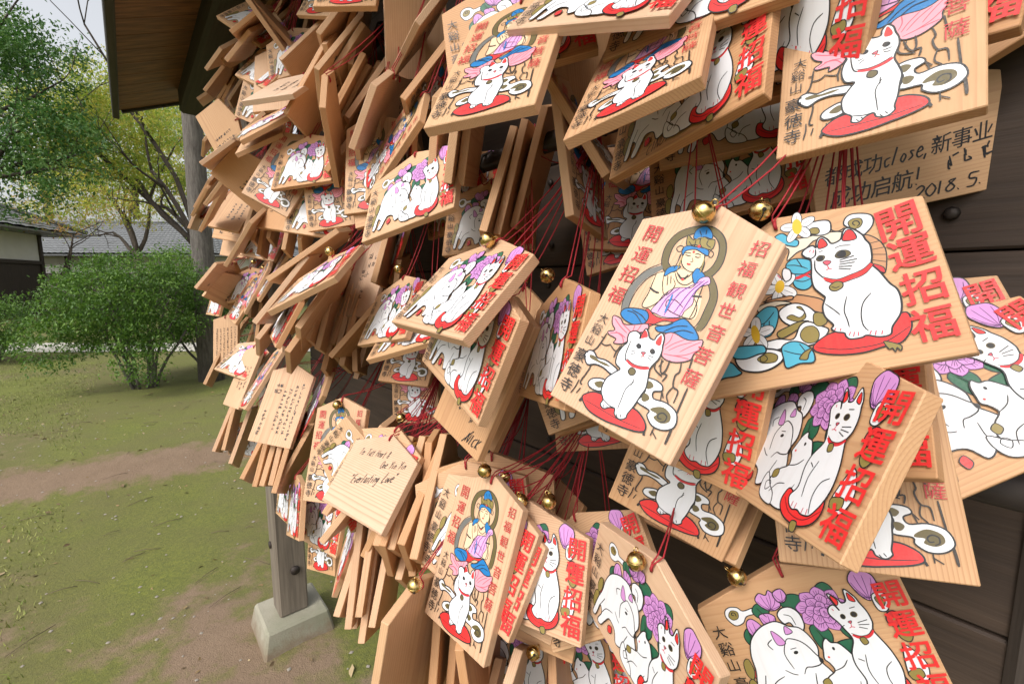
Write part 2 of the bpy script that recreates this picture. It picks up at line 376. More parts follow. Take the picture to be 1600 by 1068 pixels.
 ('T','crim','福',[-34.33,11.76,11.9,1]),
 ('T','crim','招',[34.42,60.38,9.39,1]),
 ('T','crim','福',[33.21,47.72,9.31,1]),
 ('T','crim','観',[33.47,34.79,9.34,1]),
 ('T','crim','世',[33.91,22.27,9.19,1]),
 ('T','crim','音',[34.39,8.68,9.75,1]),
 ('T','crim','菩',[34.1,-5.35,9.83,1]),
 ('T','crim','薩',[34.08,-19.15,9.9,1]),
 ('T','black','大',[-34.77,-5.78,7.15,1]),
 ('T','black','谿',[-35.51,-13.76,7.42,1]),
 ('T','black','山',[-36.25,-21.82,7,1]),
 ('T','black','豪',[-37.13,-33.27,9.17,1.3]),
 ('T','black','徳',[-36.44,-43.92,9.43,1.3]),
 ('T','black','寺',[-36.55,-54.5,9.24,1.3]),
]
ART_B = [
 ('F','tan',0.48,[-13.13,13.15,-2.54,11.7,7.59,7.09,14.52,1.75,13.34,-4.55,8.13,-2.1,-1.29,4.97,-14.09,8.24]),
 ('F','tan',0.4,[39.64,31,44.29,26.68,46.34,20.11,45.27,12.48,42.72,7.16,38.92,15.16,37.89,23.16]),
 ('L','black',0.24,0,[41.23,25.45,45.28,24.99]),
 ('L','black',0.24,0,[41.09,21.72,46.05,20.89]),
 ('L','black',0.23,0,[40.83,19.01,46.1,16.7]),
 ('L','black',0.23,0,[40.16,16.03,45.12,13]),
 ('F','speck',0.49,[-0.64,48.13,10.76,42.74,21.23,40.88,30.69,37.31,30.39,32.45,24.91,32,18.22,38.17,12.67,35.53,7.39,34.75,1.56,31.99,3.77,38.49,-1.64,43.1]),
 ('F','white',0.51,[32.72,40.33,33.65,43.9,36.95,45.22,42.3,42.9,45.18,39.91,44.58,35.35,41.32,32.13,39.07,31.67,36.73,35.84]),
 ('F','gold',0.34,[34.51,40.94,36.69,42.34,40.08,41.08,40.57,38.36,38.63,36.18,35.5,36.95]),
 ('L','black',0.41,0,[37.22,38.07,36.43,39.47,37.05,40.65,38.77,40.07,39.2,38.07,37.73,37.03]),
 ('F','white',0.55,[15.47,48.98,20.53,49.18,25.78,47.12,26.88,44.08,25.49,39.84,21,39.75,15.19,43.59]),
 ('F','gold',0.37,[15.33,44.26,17.4,46.1,20.45,44.9,20.84,42.11,18.91,41.48]),
 ('L','black',0.44,0,[26.57,43.41,26.69,40.28,29.4,38.44,32.62,39.17]),
 ('F','teal',0.49,[-1.75,49.55,2.48,49.95,5.97,45,9.67,41.65,8.18,38.62,3.45,41.32,-0.2,45.73]),
 ('P','white',[10.94,49.95,8.95,5,0.2]),
 ('E','yellow',[10.78,50.46,2.55,4.91,-0.05]),
 ('F','teal',0.47,[0.31,29.34,5,31.58,12.58,27.81,12.87,22.09,6.22,20.69,1.78,24.33]),
 ('F','teal',0.46,[2.19,22.08,6.32,21.17,11.79,18.49,10.93,12.82,6.78,11.17,2.44,14.79]),
 ('L','black',0.38,0,[0.56,29.23,5.81,27.05,10.89,22.9]),
 ('L','black',0.37,0,[6.6,30.89,8.37,24.96]),
 ('L','black',0.37,0,[2.45,19.09,7.01,16.31,11.25,16.69]),
 ('L','rouge',0.84,0,[0.41,21.95,5.04,19.11,12.12,20.88]),
 ('L','rouge',0.73,0,[3.49,19.92,8.56,19.77,11.34,17.16]),
 ('P','white',[-5.5,16.91,9.9,5,0.5]),
 ('E','yellow',[-5.35,17.69,2.64,3.96,-0.3]),
 ('F','white',0.47,[-2.69,24.22,-1.07,27.79,2.01,25.48,1.44,20.51,-1.81,19.69]),
 ('L','rose',0.38,0,[-5.21,25.21,-3.91,22.59]),
 ('F','tan',0.49,[-16.31,11.3,-8.02,11.06,-0.29,9.88,-0.71,7.8,-8.41,9.12]),
 ('F','speck',0.49,[-19.57,9.22,-9.2,9.7,-1.16,5.63,-8.93,6.51,-18.54,4.67]),
 ('F','teal',0.49,[-25.78,-0.45,-20.34,5.24,-14.21,7.65,-9.27,4.78,-10.63,-2.94,-15.83,-10,-23.09,-9.02]),
 ('L','black',0.39,0,[-24.59,-1.85,-17.91,-1.76,-11.36,3.41]),
 ('L','black',0.38,0,[-21.01,-8.05,-17.91,-1.76]),
 ('L','black',0.38,0,[-16.23,-7.37,-15,-1.1]),
 ('F','white',0.56,[-8.81,2.59,-1.21,5.34,5.67,1.83,9.67,-4.33,10.59,-9.38,3.6,-12.07,-6.81,-5.09]),
 ('F','gold',0.36,[-5.41,-2.52,-0.14,-6.12,4.34,-4.57,3.15,1.69,0.74,2.29,4.14,-1.58,1.12,-4.06,-2.55,-1.23]),
 ('F','gold',0.46,[-12.12,-9.54,-5.54,-7.46,0.65,-6.36,5.31,-7.77,-1.09,-10.71,-10.26,-13.53]),
 ('F','white',0.58,[-24.12,-14.37,-12.88,-13.32,-4.61,-15.55,0.08,-9.11,4.55,-7.54,10.1,-11.68,13.42,-15.08,8.81,-19.64,1.7,-21.22,-8.8,-19.3,-19.54,-19.55]),
 ('F','gold',0.35,[-0.37,-13.33,2.73,-10.37,7.03,-11.16,8.68,-15.41,6.85,-19.58,2.4,-19.8,-0.28,-16.91]),
 ('F','gold',0.34,[8.54,-3.97,12.64,-5.27,13.67,-10.31,10.02,-12.04,7.41,-9.36]),
 ('P','white',[-24.16,-7.17,10.2,5,0.1]),
 ('E','yellow',[-24.16,-7.17,2.43,5.83,0]),
 ('F','white',0.71,[-38.72,-19.02,-30.18,-15.9,-19.17,-17.65,-11.85,-21.45,-12.36,-26.17,-18.79,-29.57,-27.18,-30.23,-36.17,-26.82]),
 ('F','gold',0.38,[-25.61,-22.1,-19.63,-20.03,-14.74,-22.69,-16.34,-26.22,-22.6,-25.78,-25.08,-24.22]),
 ('F','gold',0.38,[-24.17,-21.93,-21.67,-21.03,-20.28,-23.35,-21.97,-24.93,-24.15,-24.24]),
 ('F','teal',0.61,[-40.36,-15.69,-36.45,-12.24,-27.77,-13.43,-20.99,-15.18,-20.42,-19.34,-25.17,-19.79,-32.08,-20.78,-38.76,-19.22]),
 ('F','teal',0.54,[-11.29,-18.66,-5.7,-16.71,-0.16,-19.13,3.63,-24.33,3.09,-30.67,-4.09,-30.15,-11.05,-31.25,-11.76,-25.35]),
 ('L','black',0.36,0,[-10.83,-20.73,-5.49,-23.97,0.62,-26.39]),
 ('L','black',0.35,0,[-1.98,-19.13,0.22,-24.42]),
 ('F','gold',0.43,[-3.65,-27.25,-0.56,-24.23,3.75,-22.97,1.58,-25.69,0.16,-28.61,-2.23,-28.33]),
 ('F','teal',0.63,[-52.43,-30.22,-48.62,-22.03,-42.13,-20.85,-38.08,-26.41,-36.57,-28.97,-40.78,-30.15,-47.1,-29.92]),
 ('F','red',0.51,[4.6,-21.97,12.75,-17.48,21.75,-17.3,35.75,-17.01,44.59,-15.3,47.47,-16.38,47.46,-22.23,45.07,-26.66,41.24,-29.76,35.45,-29.91,25.83,-30.9,15.41,-29.59,6.26,-26.09]),
 ('L','black',0.34,0,[5.36,-22.91,15.98,-26.96,26.42,-28.28,35.94,-27.77,46.59,-22.8]),
 ('F','gold',0.36,[35.01,-27.52,38.29,-28.81,41.39,-31.28,40.46,-33.67,39.51,-31.79,38.44,-33.67,37.65,-31.57,36.31,-31.81]),
 ('F','rouge',0.31,[39.24,14.09,43.47,10.49,43.42,7.33,40.59,10.3]),
 ('F','white',0.64,[9.95,32.57,12.09,34.75,15.96,35.28,17.41,33.18,17.94,35.71,19.54,38.27,21.86,38.1,23.71,35.59,25.15,32.39,29.36,32.94,31.38,36.97,33.52,38.13,36.38,35.92,39.13,31.25,39.83,28.02,41,24.42,40.45,18.24,39.45,13.82,41.67,8.49,44.02,1.26,46.26,-3.1,46.38,-9.22,44.67,-15.49,40.23,-20.93,38.59,-24.69,33.99,-24.78,29.21,-22.59,26.86,-23.17,22,-22.74,20.29,-20.66,19.97,-18.77,16.59,-17.27,14.84,-14.84,16.17,-12.92,13.36,-7.39,13.4,-1.71,15.6,3.1,14.51,5.42,11.75,10.53,11.62,16.55,12.95,22.87,13.4,27.77,11.45,29.64]),
 ('L','black',0.54,0,[13.4,27.77,16.09,28.85,17.03,32.53]),
 ('L','black',0.53,0,[15.35,26.12,14.48,20.43,17.21,14.37]),
 ('L','red',2.4,0,[17.36,14.32,22.52,10.19,29.26,10.25,35.2,11.09,39.36,14.04]),
 ('L','black',0.34,0,[17.07,15.22,22.79,11.43,29.19,11.61,35.16,12.51,39.24,15.02]),
 ('L','black',0.34,0,[17.34,12.75,22.39,8.89,29.29,8.73,35.3,9.65,39.39,12.63]),
 ('F','gold',0.42,[19,8.82,22.17,10.32,24.91,8.99,24.68,6.22,21.41,5.05,19.02,6.4]),
 ('L','black',0.25,0,[19.76,8.05,21.79,6.82,23.39,7.18]),
 ('F','red',0.44,[18.45,32.3,19.54,36.72,21.64,37.08,22.93,32.3]),
 ('F','red',0.42,[30.14,31.98,32.84,36.76,35.56,35.53,36.17,30.32]),
 ('F','olive',0.26,[16.18,26.58,18.1,27.98,20.42,26.47,18.98,24.58,16.89,24.96]),
 ('F','black',0,[16.55,26.42,18.37,27.36,19.74,26.26,18.47,24.8]),
 ('F','olive',0.25,[25.1,24.93,27.64,26.78,31.11,25.42,32.07,23.05,29.61,21.99,26.07,23.03]),
 ('F','black',0,[25.66,24.69,27.95,26.44,30.01,25.52,29.81,22.88,27.51,22.7]),
 ('F','rose',0.26,[18.82,23.44,20.8,23.8,22.65,22.22,20.36,21.01]),
 ('L','rose',0.34,0,[20.36,21.01,20.69,18.89,19.23,18.3]),
 ('L','rose',0.34,0,[20.69,18.89,22.03,17.86]),
 ('L','black',0.25,0,[26.47,21.39,33.18,21.41]),
 ('L','black',0.25,0,[26.24,20.32,34.12,19.09]),
 ('L','black',0.25,0,[25.99,19.15,32.74,17.77]),
 ('L','black',0.25,0,[25.39,18.14,31.25,16]),
 ('L','black',0.25,0,[25.15,17.07,30.2,14.53]),
 ('L','black',0.17,0,[25.83,29.07,28.96,29.35,33.1,27.75]),
 ('L','black',0.17,0,[20.16,30.11,18.12,30]),
 ('L','black',0.4,0,[25.26,0.38,22.62,-6.62,22.87,-12.19,22.85,-16.26]),
 ('L','black',0.38,0,[35.78,-1.26,31.6,-5.04,29.38,-10.61,28.86,-16.7,30.37,-20.48]),
 ('L','black',0.34,0,[14.87,-0.29,18.43,-5.25,20.32,-8.65]),
 ('L','rose',0.31,0,[22.84,-18.95,21.69,-20.87]),
 ('L','rose',0.31,0,[24.52,-19.43,23.5,-21.81]),
 ('L','rose',0.31,0,[26.19,-19.9,25.59,-21.95]),
 ('L','rose',0.3,0,[31.58,-20.56,30.48,-22.43]),
 ('L','rose',0.3,0,[33.48,-21.11,32.62,-23.45]),
 ('L','rose',0.29,0,[35.98,-21.83,35.21,-23.75]),
 ('L','rose',0.32,0,[17.07,-15.03,16.08,-16.12]),
 ('L','rose',0.32,0,[19.14,-15.81,18.46,-17.26]),
 ('L','rose',0.36,0,[14.67,33.07,13.77,31.93]),
 ('L','rose',0.36,0,[16.18,32.4,15.41,30.69]),
 ('T','red','開',[54.39,32.08,18.21,2.4]),
 ('T','red','運',[55.2,14.04,17.07,2.4]),
 ('T','red','招',[55.99,-4.81,16.67,2.4]),
 ('T','red','福',[55.04,-23.68,16.41,2.4]),
]
ART_C = [
 ('F','white',0.5,[-48,32,-47,37,-43,39,-38,38,-35,35,-28,36,-24,35,-26,32,-34,31,-38,27,-44,26]),
 ('F','gold',0.35,[-46,33,-43,36.5,-39,35,-40,31,-44,30]),
 ('L','black',0.5,0,[-42,33,-43.5,33.5,-43,35,-41,34.5,-41,32]),
 ('F','green',0.5,[-29,34,-25,38,-19,37,-18,32,-22,28,-27,29]),
 ('F','green',0.5,[-8,39,0,41,6,38,8,33,0,30,-8,33]),
 ('F','green',0.5,[-41,19,-37,23,-33,21,-33,13,-38,10,-41,14]),
 ('F','green',0.5,[22,21,28,25,31,17,30,8,24,7,20,13]),
 ('F','green',0.5,[2,17,10,19,14,11,10,3,4,3]),
 ('F','green',0.5,[16,42,22,45,26,40,24,33,18,33]),
 ('F','green',0.5,[28,5,22,7,14,5,16,-3,26,-7]),
 ('U','lilac',0.5,[-24,41,-20,45,-16,43,-13,46,-10,41,-9,35,-14,32,-19,33,-22,36]),
 ('U','lilac',0.5,[-36,27,-32,29,-28,25,-26,19,-28,13,-32,10,-35,15,-37,21]),
 ('U','lilac',0.5,[-26,30,-20,31,-16,28,-18,23,-24,22]),
 ('Y','lilac',[15,28,15.5]),
 ('U','lilac',0.5,[37,44,41,49,46,48,51,45,52,38,49,32,44,29,40,33,38,38]),
 ('F','white',0.5,[46,32,52,33,55,29,53,24,50,21,46,23]),
 ('F','gold',0.4,[47,30,51,31,52,27,49,24]),
 ('F','flower',0.5,[49,19,53,21,56,18,55,13,51,11,48,14]),
 ('E','gold',[52,16,0.9,0.9,0]),
 ('F','gold',0.4,[51,10,56,11,58,5,55,1,51,4]),
 ('F','flower',0.4,[-46,-7,-43,-5,-41,-9,-44,-12]),
 ('F','flower',0.4,[-28,-25,-24,-23,-23,-28,-27,-30]),
 ('F','gold',0.4,[-49,1,-45,3,-44,-5,-47,-11,-50,-7]),
 ('F','gold',0.4,[-51,-13,-47,-11,-45,-19,-48,-27,-52,-23]),
 ('F','white',0.5,[50,-1,55,-5,58,-13,56,-21,52,-23,46,-19]),
 ('F','gold',0.4,[46,-17,53,-15,54,-20,48,-22]),
 ('U','lilac',0.5,[-11,44,-5,46,-3,41,-6,37,-10,38]),
 ('L','dgreen',0.35,0,[-25,36,-23,32,-21,29]),
 ('L','dgreen',0.35,0,[-37,21,-37,15]),
 ('L','dgreen',0.35,0,[26,23,26,15,25,9]),
 ('L','dgreen',0.35,0,[6,16,8,10,8,4]),
 ('F','white',0.6,[-14,29,-10,33,-4,33,0,28,0,20,-4,15,-6,17,-8,23,-12,23]),
 ('F','white',0.6,[-30,22,-22,25,-16,25,-10,21,-4,19,0,13,2,5,0,-3,4,-11,6,-19,0,-25,-6,-21,-10,-27,-16,-29,-20,-21,-28,-19,-32,-25,-36,-33,-40,-34,-41,-31,-38,-23,-42,-19,-44,-29,-46,-33,-49,-32,-48,-25,-46,-15,-43,-5,-42,5,-38,15]),
 ('F','lilac',0.4,[-22,10,-22.5,19.5,-18,15,-16.5,10]),
 ('F','lilac',0.4,[-14,16,-12.5,21.5,-9,17]),
 ('L','black',0.5,0,[-26,7,-28,11,-24,14]),
 ('L','black',0.55,0,[-17,10,-14,13,-8,11,-4,7,-1,1,1,-3,-1,-6,-6,-7,-10,-7,-13,-11]),
 ('F','black',0,[0,-2,2,-2.5,1.5,-5,-0.4,-4.5]),
 ('E','black',[-12.5,3.5,1.6,1.1,0.3]),
 ('L','black',0.35,0,[-15,6,-11,6.5]),
 ('L','black',0.45,0,[-24,-7,-20,-10,-17,-11]),
 ('L','black',0.45,0,[-17,10,-20,3,-18,-7]),
 ('L','black',0.45,0,[-6,-11,-8,-19,-6,-21]),
 ('L','black',0.45,0,[-38,-23,-34,-15,-26,-11]),
 ('L','black',0.45,0,[-42,-19,-38,-9]),
 ('L','black',0.4,0,[-10,29,-6,27,-5,21]),
 ('F','white',0.6,[4,1,6,7,9,10,11,7,15,6,18,2,21,-4,24,-13,25,-23,22,-31,14,-35,4,-34,-2,-29,-4,-21,0,-15,6,-11,5,-6,3,-3]),
 ('F','white',0.5,[-8,-19,-10,-25,-8,-32,-2,-35,6,-35,4,-29,-2,-25]),
 ('F','gold',0.4,[-4,-17,0,-15,1,-19,-3,-21]),
 ('L','black',0.45,0,[6,-11,12,-9,16,-5]),
 ('L','black',0.45,0,[0,-29,4,-23,10,-21]),
 ('L','black',0.4,1,[-6,-25,-3,-23,-1,-26,-4,-29]),
 ('E','black',[11,3,0.8,1.1,0]),
 ('E','red',[6,-2,0.7,0.7,0]),
 ('L','black',0.4,0,[18,-19,16,-27,18,-33]),
 ('F','red',0.6,[13.5,-29,15.5,-22,21.5,-23,33.5,-25,41.4,-19,44,-21,44.65,-27,41.4,-33,33.5,-37,23.5,-37,16.5,-34]),
 ('L','dred',0.45,0,[15.5,-27,23.5,-33,35.5,-33,44,-25]),
 ('F','gold',0.45,[28.5,-36,32.5,-35.5,33.5,-40,30.5,-41,28.5,-39]),
 ('F','white',0.6,[17.5,25,19,29,22.5,30,24.5,26,21.5,36,22.5,37.5,26.5,33,27.5,30.5,30.5,31.5,31.5,37.5,33,38.5,36.5,33,37.5,29,39.45,23,39.78,16,38.15,11,40.1,5,42.7,-3,44,-13,42.7,-21,40.1,-27,37.5,-30,32.5,-31,28.5,-30,24.5,-31,20.5,-29,18.5,-25,21.5,-19,19.5,-9,20.5,-1,24.5,7,22.5,14,20.5,19]),
 ('F','red',0.4,[22.5,35,23.5,36,25.9,32,24,29.5]),
 ('F','red',0.4,[32.5,31.8,33.1,36.5,35.5,32.5,35.5,30]),
 ('L','rouge',2,0,[25.5,10,29.5,7.5,34.5,8,38.15,11]),
 ('L','black',0.35,0,[25.1,11,29.5,8.6,34.5,9,37.95,12]),
 ('F','gold',0.4,[28.5,7,31.5,7.5,32.5,4,29.5,3]),
 ('E','olive',[24.8,22,1.6,1.8,0]),
 ('E','black',[24.8,22,1.2,1.5,0]),
 ('E','olive',[31.5,22.4,2.1,2,0]),
 ('E','black',[31.5,22.4,1.5,1.6,0]),
 ('F','rose',0.3,[26.3,18.4,28.5,18.7,27.5,17]),
 ('L','rose',0.35,0,[27.5,17,26.9,15,25.5,14.4]),
 ('L','rose',0.35,0,[27.1,15,28.9,14.4]),
 ('L','black',0.25,0,[31.5,17,37.5,18]),
 ('L','black',0.25,0,[31.5,15.6,37.5,15]),
 ('L','black',0.25,0,[31.1,14.2,35.5,12.4]),
 ('L','black',0.25,0,[23.5,16.6,21.9,16]),
 ('L','black',0.25,0,[30.5,26.5,34,27]),
 ('L','black',0.4,0,[27.5,-3,25.5,-13,27.5,-23]),
 ('L','black',0.4,0,[40.1,-9,35.5,-13,34.5,-21,37.5,-29]),
 ('L','black',0.4,0,[22.5,-5,25.5,-7]),
 ('L','rose',0.3,0,[23.5,-27,23.5,-30]),
 ('L','rose',0.3,0,[26.5,-27,26.5,-30]),
 ('L','rose',0.3,0,[32.5,-27.5,32.5,-30.5]),
 ('L','rose',0.3,0,[35.5,-27,35.9,-30]),
 ('L','rose',0.35,0,[20.5,28,21.1,26.5]),
 ('T','red','開',[56,31.5,17,2.2]),
 ('T','red','運',[56,12.5,17,2.2]),
 ('T','red','招',[56,-7,17,2.2]),
 ('T','red','福',[56.5,-27,17.5,2.2]),
 ('T','black','大',[-56.5,24,9.5,1.2]),
 ('T','black','谿',[-56.5,12,10,1.2]),
 ('T','black','山',[-56.5,0.5,9,1.2]),
 ('T','black','豪',[-56,-12.5,9.5,1.2]),
 ('T','black','徳',[-56,-23,9.5,1.2]),
 ('T','black','寺',[-56,-33.5,9.5,1.2]),
]

# ------------------------------------------------------------ printed pictures and handwriting
def smooth_pts(p, closed, sub=4):
    n = len(p); out = []
    rng = range(n) if closed else range(n - 1)
    g = (lambda i: p[i % n]) if closed else (lambda i: p[max(0, min(n - 1, i))])
    for i in rng:
        a, b, c, d = g(i - 1), g(i), g(i + 1), g(i + 2)
        for k in range(sub):
            t = k / sub
            out.append(tuple(.5 * (2 * b[j] + (c[j] - a[j]) * t + (2 * a[j] - 5 * b[j] + 4 * c[j] - d[j]) * t * t
                                   + (3 * b[j] - a[j] - 3 * c[j] + d[j]) * t ** 3) for j in (0, 1)))
    if not closed: out.append(tuple(p[-1]))
    return out
LINE_W = 1.45
class Art:
    def __init__(s): s.mb = MB(); s.cols = []; s.z = .00012; s.lift = .000006
    def ci(s, c):
        if c not in s.cols: s.cols.append(c)
        return s.cols.index(c)
    def up(s): s.z += s.lift; return s.z
    def poly(s, c, p):
        z = s.up(); vs = [Vector((x * .001, y * .001, z)) for x, y in p]
        try: tr = tessellate_polygon([[Vector((v.x, v.y, 0)) for v in vs]])
        except Exception: return
        fs = []
        for a, b, d in tr:
            cr = (vs[b] - vs[a]).cross(vs[d] - vs[a]).z
            fs.append((a, b, d) if cr > 0 else (a, d, b))
        s.mb.add(vs, fs, s.ci(c))
    def stroke(s, c, p, w, closed=False, taper=True):
        z = s.up(); n = len(p); vs = []; L = []
        for i in range(n):
            a = p[(i - 1) % n] if closed else p[max(i - 1, 0)]
            b = p[(i + 1) % n] if closed else p[min(i + 1, n - 1)]
            dx, dy = b[0] - a[0], b[1] - a[1]; q = math.hypot(dx, dy) or 1
            ww = w / 2
            if taper and not closed:
                u = i / max(1, n - 1); ww *= 1 if n < 4 else .55 + .45 * min(1, 5 * min(u, 1 - u) + .1)
            nx, ny = -dy / q * ww, dx / q * ww
            vs += [((p[i][0] + nx) * .001, (p[i][1] + ny) * .001, z), ((p[i][0] - nx) * .001, (p[i][1] - ny) * .001, z)]
        fs = []
        for i in range(n if closed else n - 1):
            j = (i + 1) % n; fs.append((2 * i, 2 * i + 1, 2 * j + 1, 2 * j))
        s.mb.add(vs, fs, s.ci(c))
    def ell(s, c, x, y, rx, ry, ang=0, outline=0):
        ca, sa = math.cos(ang), math.sin(ang)
        p = [(x + rx * math.cos(t) * ca - ry * math.sin(t) * sa, y + rx * math.cos(t) * sa + ry * math.sin(t) * ca)
             for t in [2 * math.pi * k / 20 for k in range(20)]]
        s.poly(c, p)
        if outline: s.stroke('black', p, outline, True)
    def char(s, c, ch, x, y, size, bold=1.0, shear=0.0, rot=0.0):
        cv = bpy.data.curves.new('glyph', 'FONT'); cv.body = ch; cv.size = 1; cv.resolution_u = 2
        cv.align_x = 'CENTER'; cv.offset = min(.007, max(0.0, (bold - 1) * .014)); cv.shear = shear
        ob = bpy.data.objects.new('glyph', cv); COL.objects.link(ob)
        dg = bpy.context.evaluated_depsgraph_get(); ev = ob.evaluated_get(dg); me = ev.to_mesh()
        z = s.up(); ca, sa = math.cos(rot), math.sin(rot); k = size * 1.06
        e = .009 if bold > 1.5 else 0                       # heavy lettering: the same glyph struck five times
        for ox, oy in ((0, 0), (e, e * .8), (-e, e * .8), (e, -e * .8), (-e, -e * .8))[:5 if e else 1]:
            vs = []; z = s.up()
            for v in me.vertices:
                gx, gy = (v.co.x + ox) * k, (v.co.y - .38 + oy) * k
                vs.append(((x + gx * ca - gy * sa) * .001, (y + gx * sa + gy * ca) * .001, z))
            s.mb.add(vs, [tuple(q.vertices) for q in me.polygons], s.ci(c))
        ev.to_mesh_clear(); bpy.data.objects.remove(ob); bpy.data.curves.remove(cv)
    def run(s, ops):
        for op in ops:
            k = op[0]
            if k in 'FLU':
                fl = op[-1]; p = [(fl[i], fl[i + 1]) for i in range(0, len(fl), 2)]
            if k == 'F':
                q = smooth_pts(p, True); s.poly(op[1], q)
                if op[2] > .05: s.stroke('black', q, max(.42, op[2] * LINE_W), True)
            elif k == 'L':
                q = smooth_pts(p, bool(op[3])) if len(p) > 2 else p
                s.stroke(op[1], q, max(.52 if op[2] > .24 else .38, op[2] * LINE_W) if op[2] < 1.2 else op[2], bool(op[3]))
            elif k == 'U':                                  # a bud: filled outline with veins drawn from its foot
                q = smooth_pts(p, True); s.poly(op[1], q); s.stroke('black', q, max(.42, op[2] * LINE_W), True)
                cx = sum(v[0] for v in p) / len(p); cy = sum(v[1] for v in p) / len(p); fy = min(v[1] for v in p)
                foot = (cx, fy + .12 * (cy - fy))
                for v in p[::1]:
                    e = (foot[0] + (v[0] - foot[0]) * .86, foot[1] + (v[1] - foot[1]) * .86)
                    md = ((foot[0] + e[0]) / 2 + (e[0] - cx) * .18, (foot[1] + e[1]) / 2)
                    s.stroke('plum', smooth_pts([foot, md, e], False), .38)
            elif k == 'Y':                                  # a peony: three whorls of petals
                x, y, R_ = op[2]
                for n_, rr, pl, pw, a0 in ((9, .66, .36, .30, .1), (7, .40, .30, .25, .5), (4, .16, .22, .19, .2)):
                    for i in range(n_):
                        a = a0 + 2 * math.pi * i / n_; px, py = x + R_ * rr * math.cos(a), y + R_ * .9 * rr * math.sin(a)
                        pts = []
                        for j in range(16):
                            b = 2 * math.pi * j / 16; kx = R_ * pl * math.cos(b) * (1 + .07 * math.cos(5 * b)); ky = R_ * pw * math.sin(b) * (1 + .07 * math.sin(4 * b))
                            pts.append((px + kx * math.cos(a) - ky * math.sin(a), py + kx * math.sin(a) + ky * math.cos(a)))
                        s.poly(op[1], pts); s.stroke('plum', pts, .5, True)
                        for dl in (-.35, 0, .35):
                            s.stroke('plum', [(px - R_ * pl * .4 * math.cos(a) - dl * .3 * R_ * pw * math.sin(a), py - R_ * pl * .4 * math.sin(a) + dl * .3 * R_ * pw * math.cos(a)),
                                              (px + R_ * pl * .6 * math.cos(a) - dl * R_ * pw * math.sin(a), py + R_ * pl * .6 * math.sin(a) + dl * R_ * pw * math.cos(a))], .3)
            elif k == 'E':
                x, y, rx, ry, a = op[2]; s.ell(op[1], x, y, rx, ry, a)
            elif k == 'P':
                x, y, r, n, a0 = op[2]
                for i in range(n):
                    a = a0 + 2 * math.pi * i / n
                    s.ell(op[1], x + .55 * r * math.cos(a), y + .55 * r * math.sin(a), r * .52, r * .3, a, .45)
                    s.stroke('black', [(x + .3 * r * math.cos(a), y + .3 * r * math.sin(a)), (x + .85 * r * math.cos(a), y + .85 * r * math.sin(a))], .22)
            elif k == 'T':
                x, y, size, b = op[3]; s.char(op[1], op[2], x, y, size, b)
    def mesh(s, name):
        return s.mb.mesh(name, [INK if c == 'ink' else PAINT[c] for c in s.cols])

PRINT = {}
for key, ops in (('K', ART_K), ('B', ART_B), ('C', ART_C)):
    a = Art(); a.run(ops); PRINT[key] = a.mesh('printed_picture_' + key.lower())

# a felt-pen alphabet of strokes on a unit cell
PEN = {'T': '0,9 7,10|4,10 3,0', 'e': '1,3 5,4 4,6 2,5 1,2 3,0 6,1', 'r': '1,5 1,0|1,3 3,5 5,5', 'a': '5,5 2,5 1,2 3,0 5,3|5,5 5,0',
 't': '3,9 2,0 4,0|0,6 5,6', 'H': '1,10 0,0|6,10 6,0|0,5 6,5', '&': '6,0 1,7 3,10 4,7 0,2 3,0 6,4', 'O': '3,10 0,6 2,0 6,2 6,8 3,10',
 'n': '1,5 1,0|1,3 3,5 5,4 5,0', 'Y': '0,10 3,5|6,10 2,0', 'i': '2,5 2,0|2,8 2,8.6', 'E': '6,10 1,9 1,5 5,6|1,5 0,1 6,0', 'v': '0,5 2,0 5,5',
 'l': '3,10 1,0', 's': '5,5 2,5 4,2 1,0', 'g': '5,5 1,4 3,1 5,5 3,-4 0,-3', 'L': '4,11 1,0 6,1', 'o': '3,5 1,2 3,0 5,3 3,5', '"': '1,10 0,8|3,10 2,8',
 'N': '0,0 1,10 5,0 6,10', 'I': '2,10 2,0', 'C': '6,9 1,6 2,0 6,1', 'K': '1,10 1,0|6,10 1,4 6,0', 'D': '1,10 1,0 6,4 4,9 0,10', 'c': '5,5 1,4 2,0 5,1',
 ',': '2,1 1,-2', '.': '1,0 1.4,.6', '2': '0,8 3,10 5,7 0,0 6,0', '0': '3,10 0,5 3,0 6,5 3,10', '1': '2,10 2,0', '8': '5,9 1,8 5,3 2,0 0,3 5,9', '5': '6,10 1,10 1,6 5,5 4,0 0,0',
 '9': '6,8 2,10 1,6 6,7 4,0', '!': '2,10 2,3|2,0 2,.6', '/': '6,10 0,0', '(': '3,10 1,5 3,0', 'y': '0,5 2,1|5,5 1,-4'}
def pen(a, text, x, y, h, w=.5, slope=0.0, jit=.35, sx=.75, rnd=random):
    """hand-lettered line, h = capital height in mm"""
    cx = 0
    for ch in text:
        if ch == ' ': cx += h * .5; continue
        if ch in PEN:
            for st_ in PEN[ch].split('|'):
                pts = []
                for q in st_.split():
                    u, v = [float(k) for k in q.split(',')]
                    gx = cx + u * h * .1 * sx + v * h * .028 + rnd.uniform(-jit, jit) * h * .03
                    gy = v * h * .1 + rnd.uniform(-jit, jit) * h * .03
                    pts.append((x + gx - gy * slope * .2, y + gy + gx * slope))
                a.stroke('ink', smooth_pts(pts, False, 3) if len(pts) > 2 else pts, w)
            cx += h * .62 * sx + (h * .1 if ch in 'THOYELNKDC' else 0)
        else:
            a.char('ink', ch, x + cx + h * .5, y + h * .45 + cx * slope, h * 1.15, 1.45, .25, slope); cx += h * 1.15
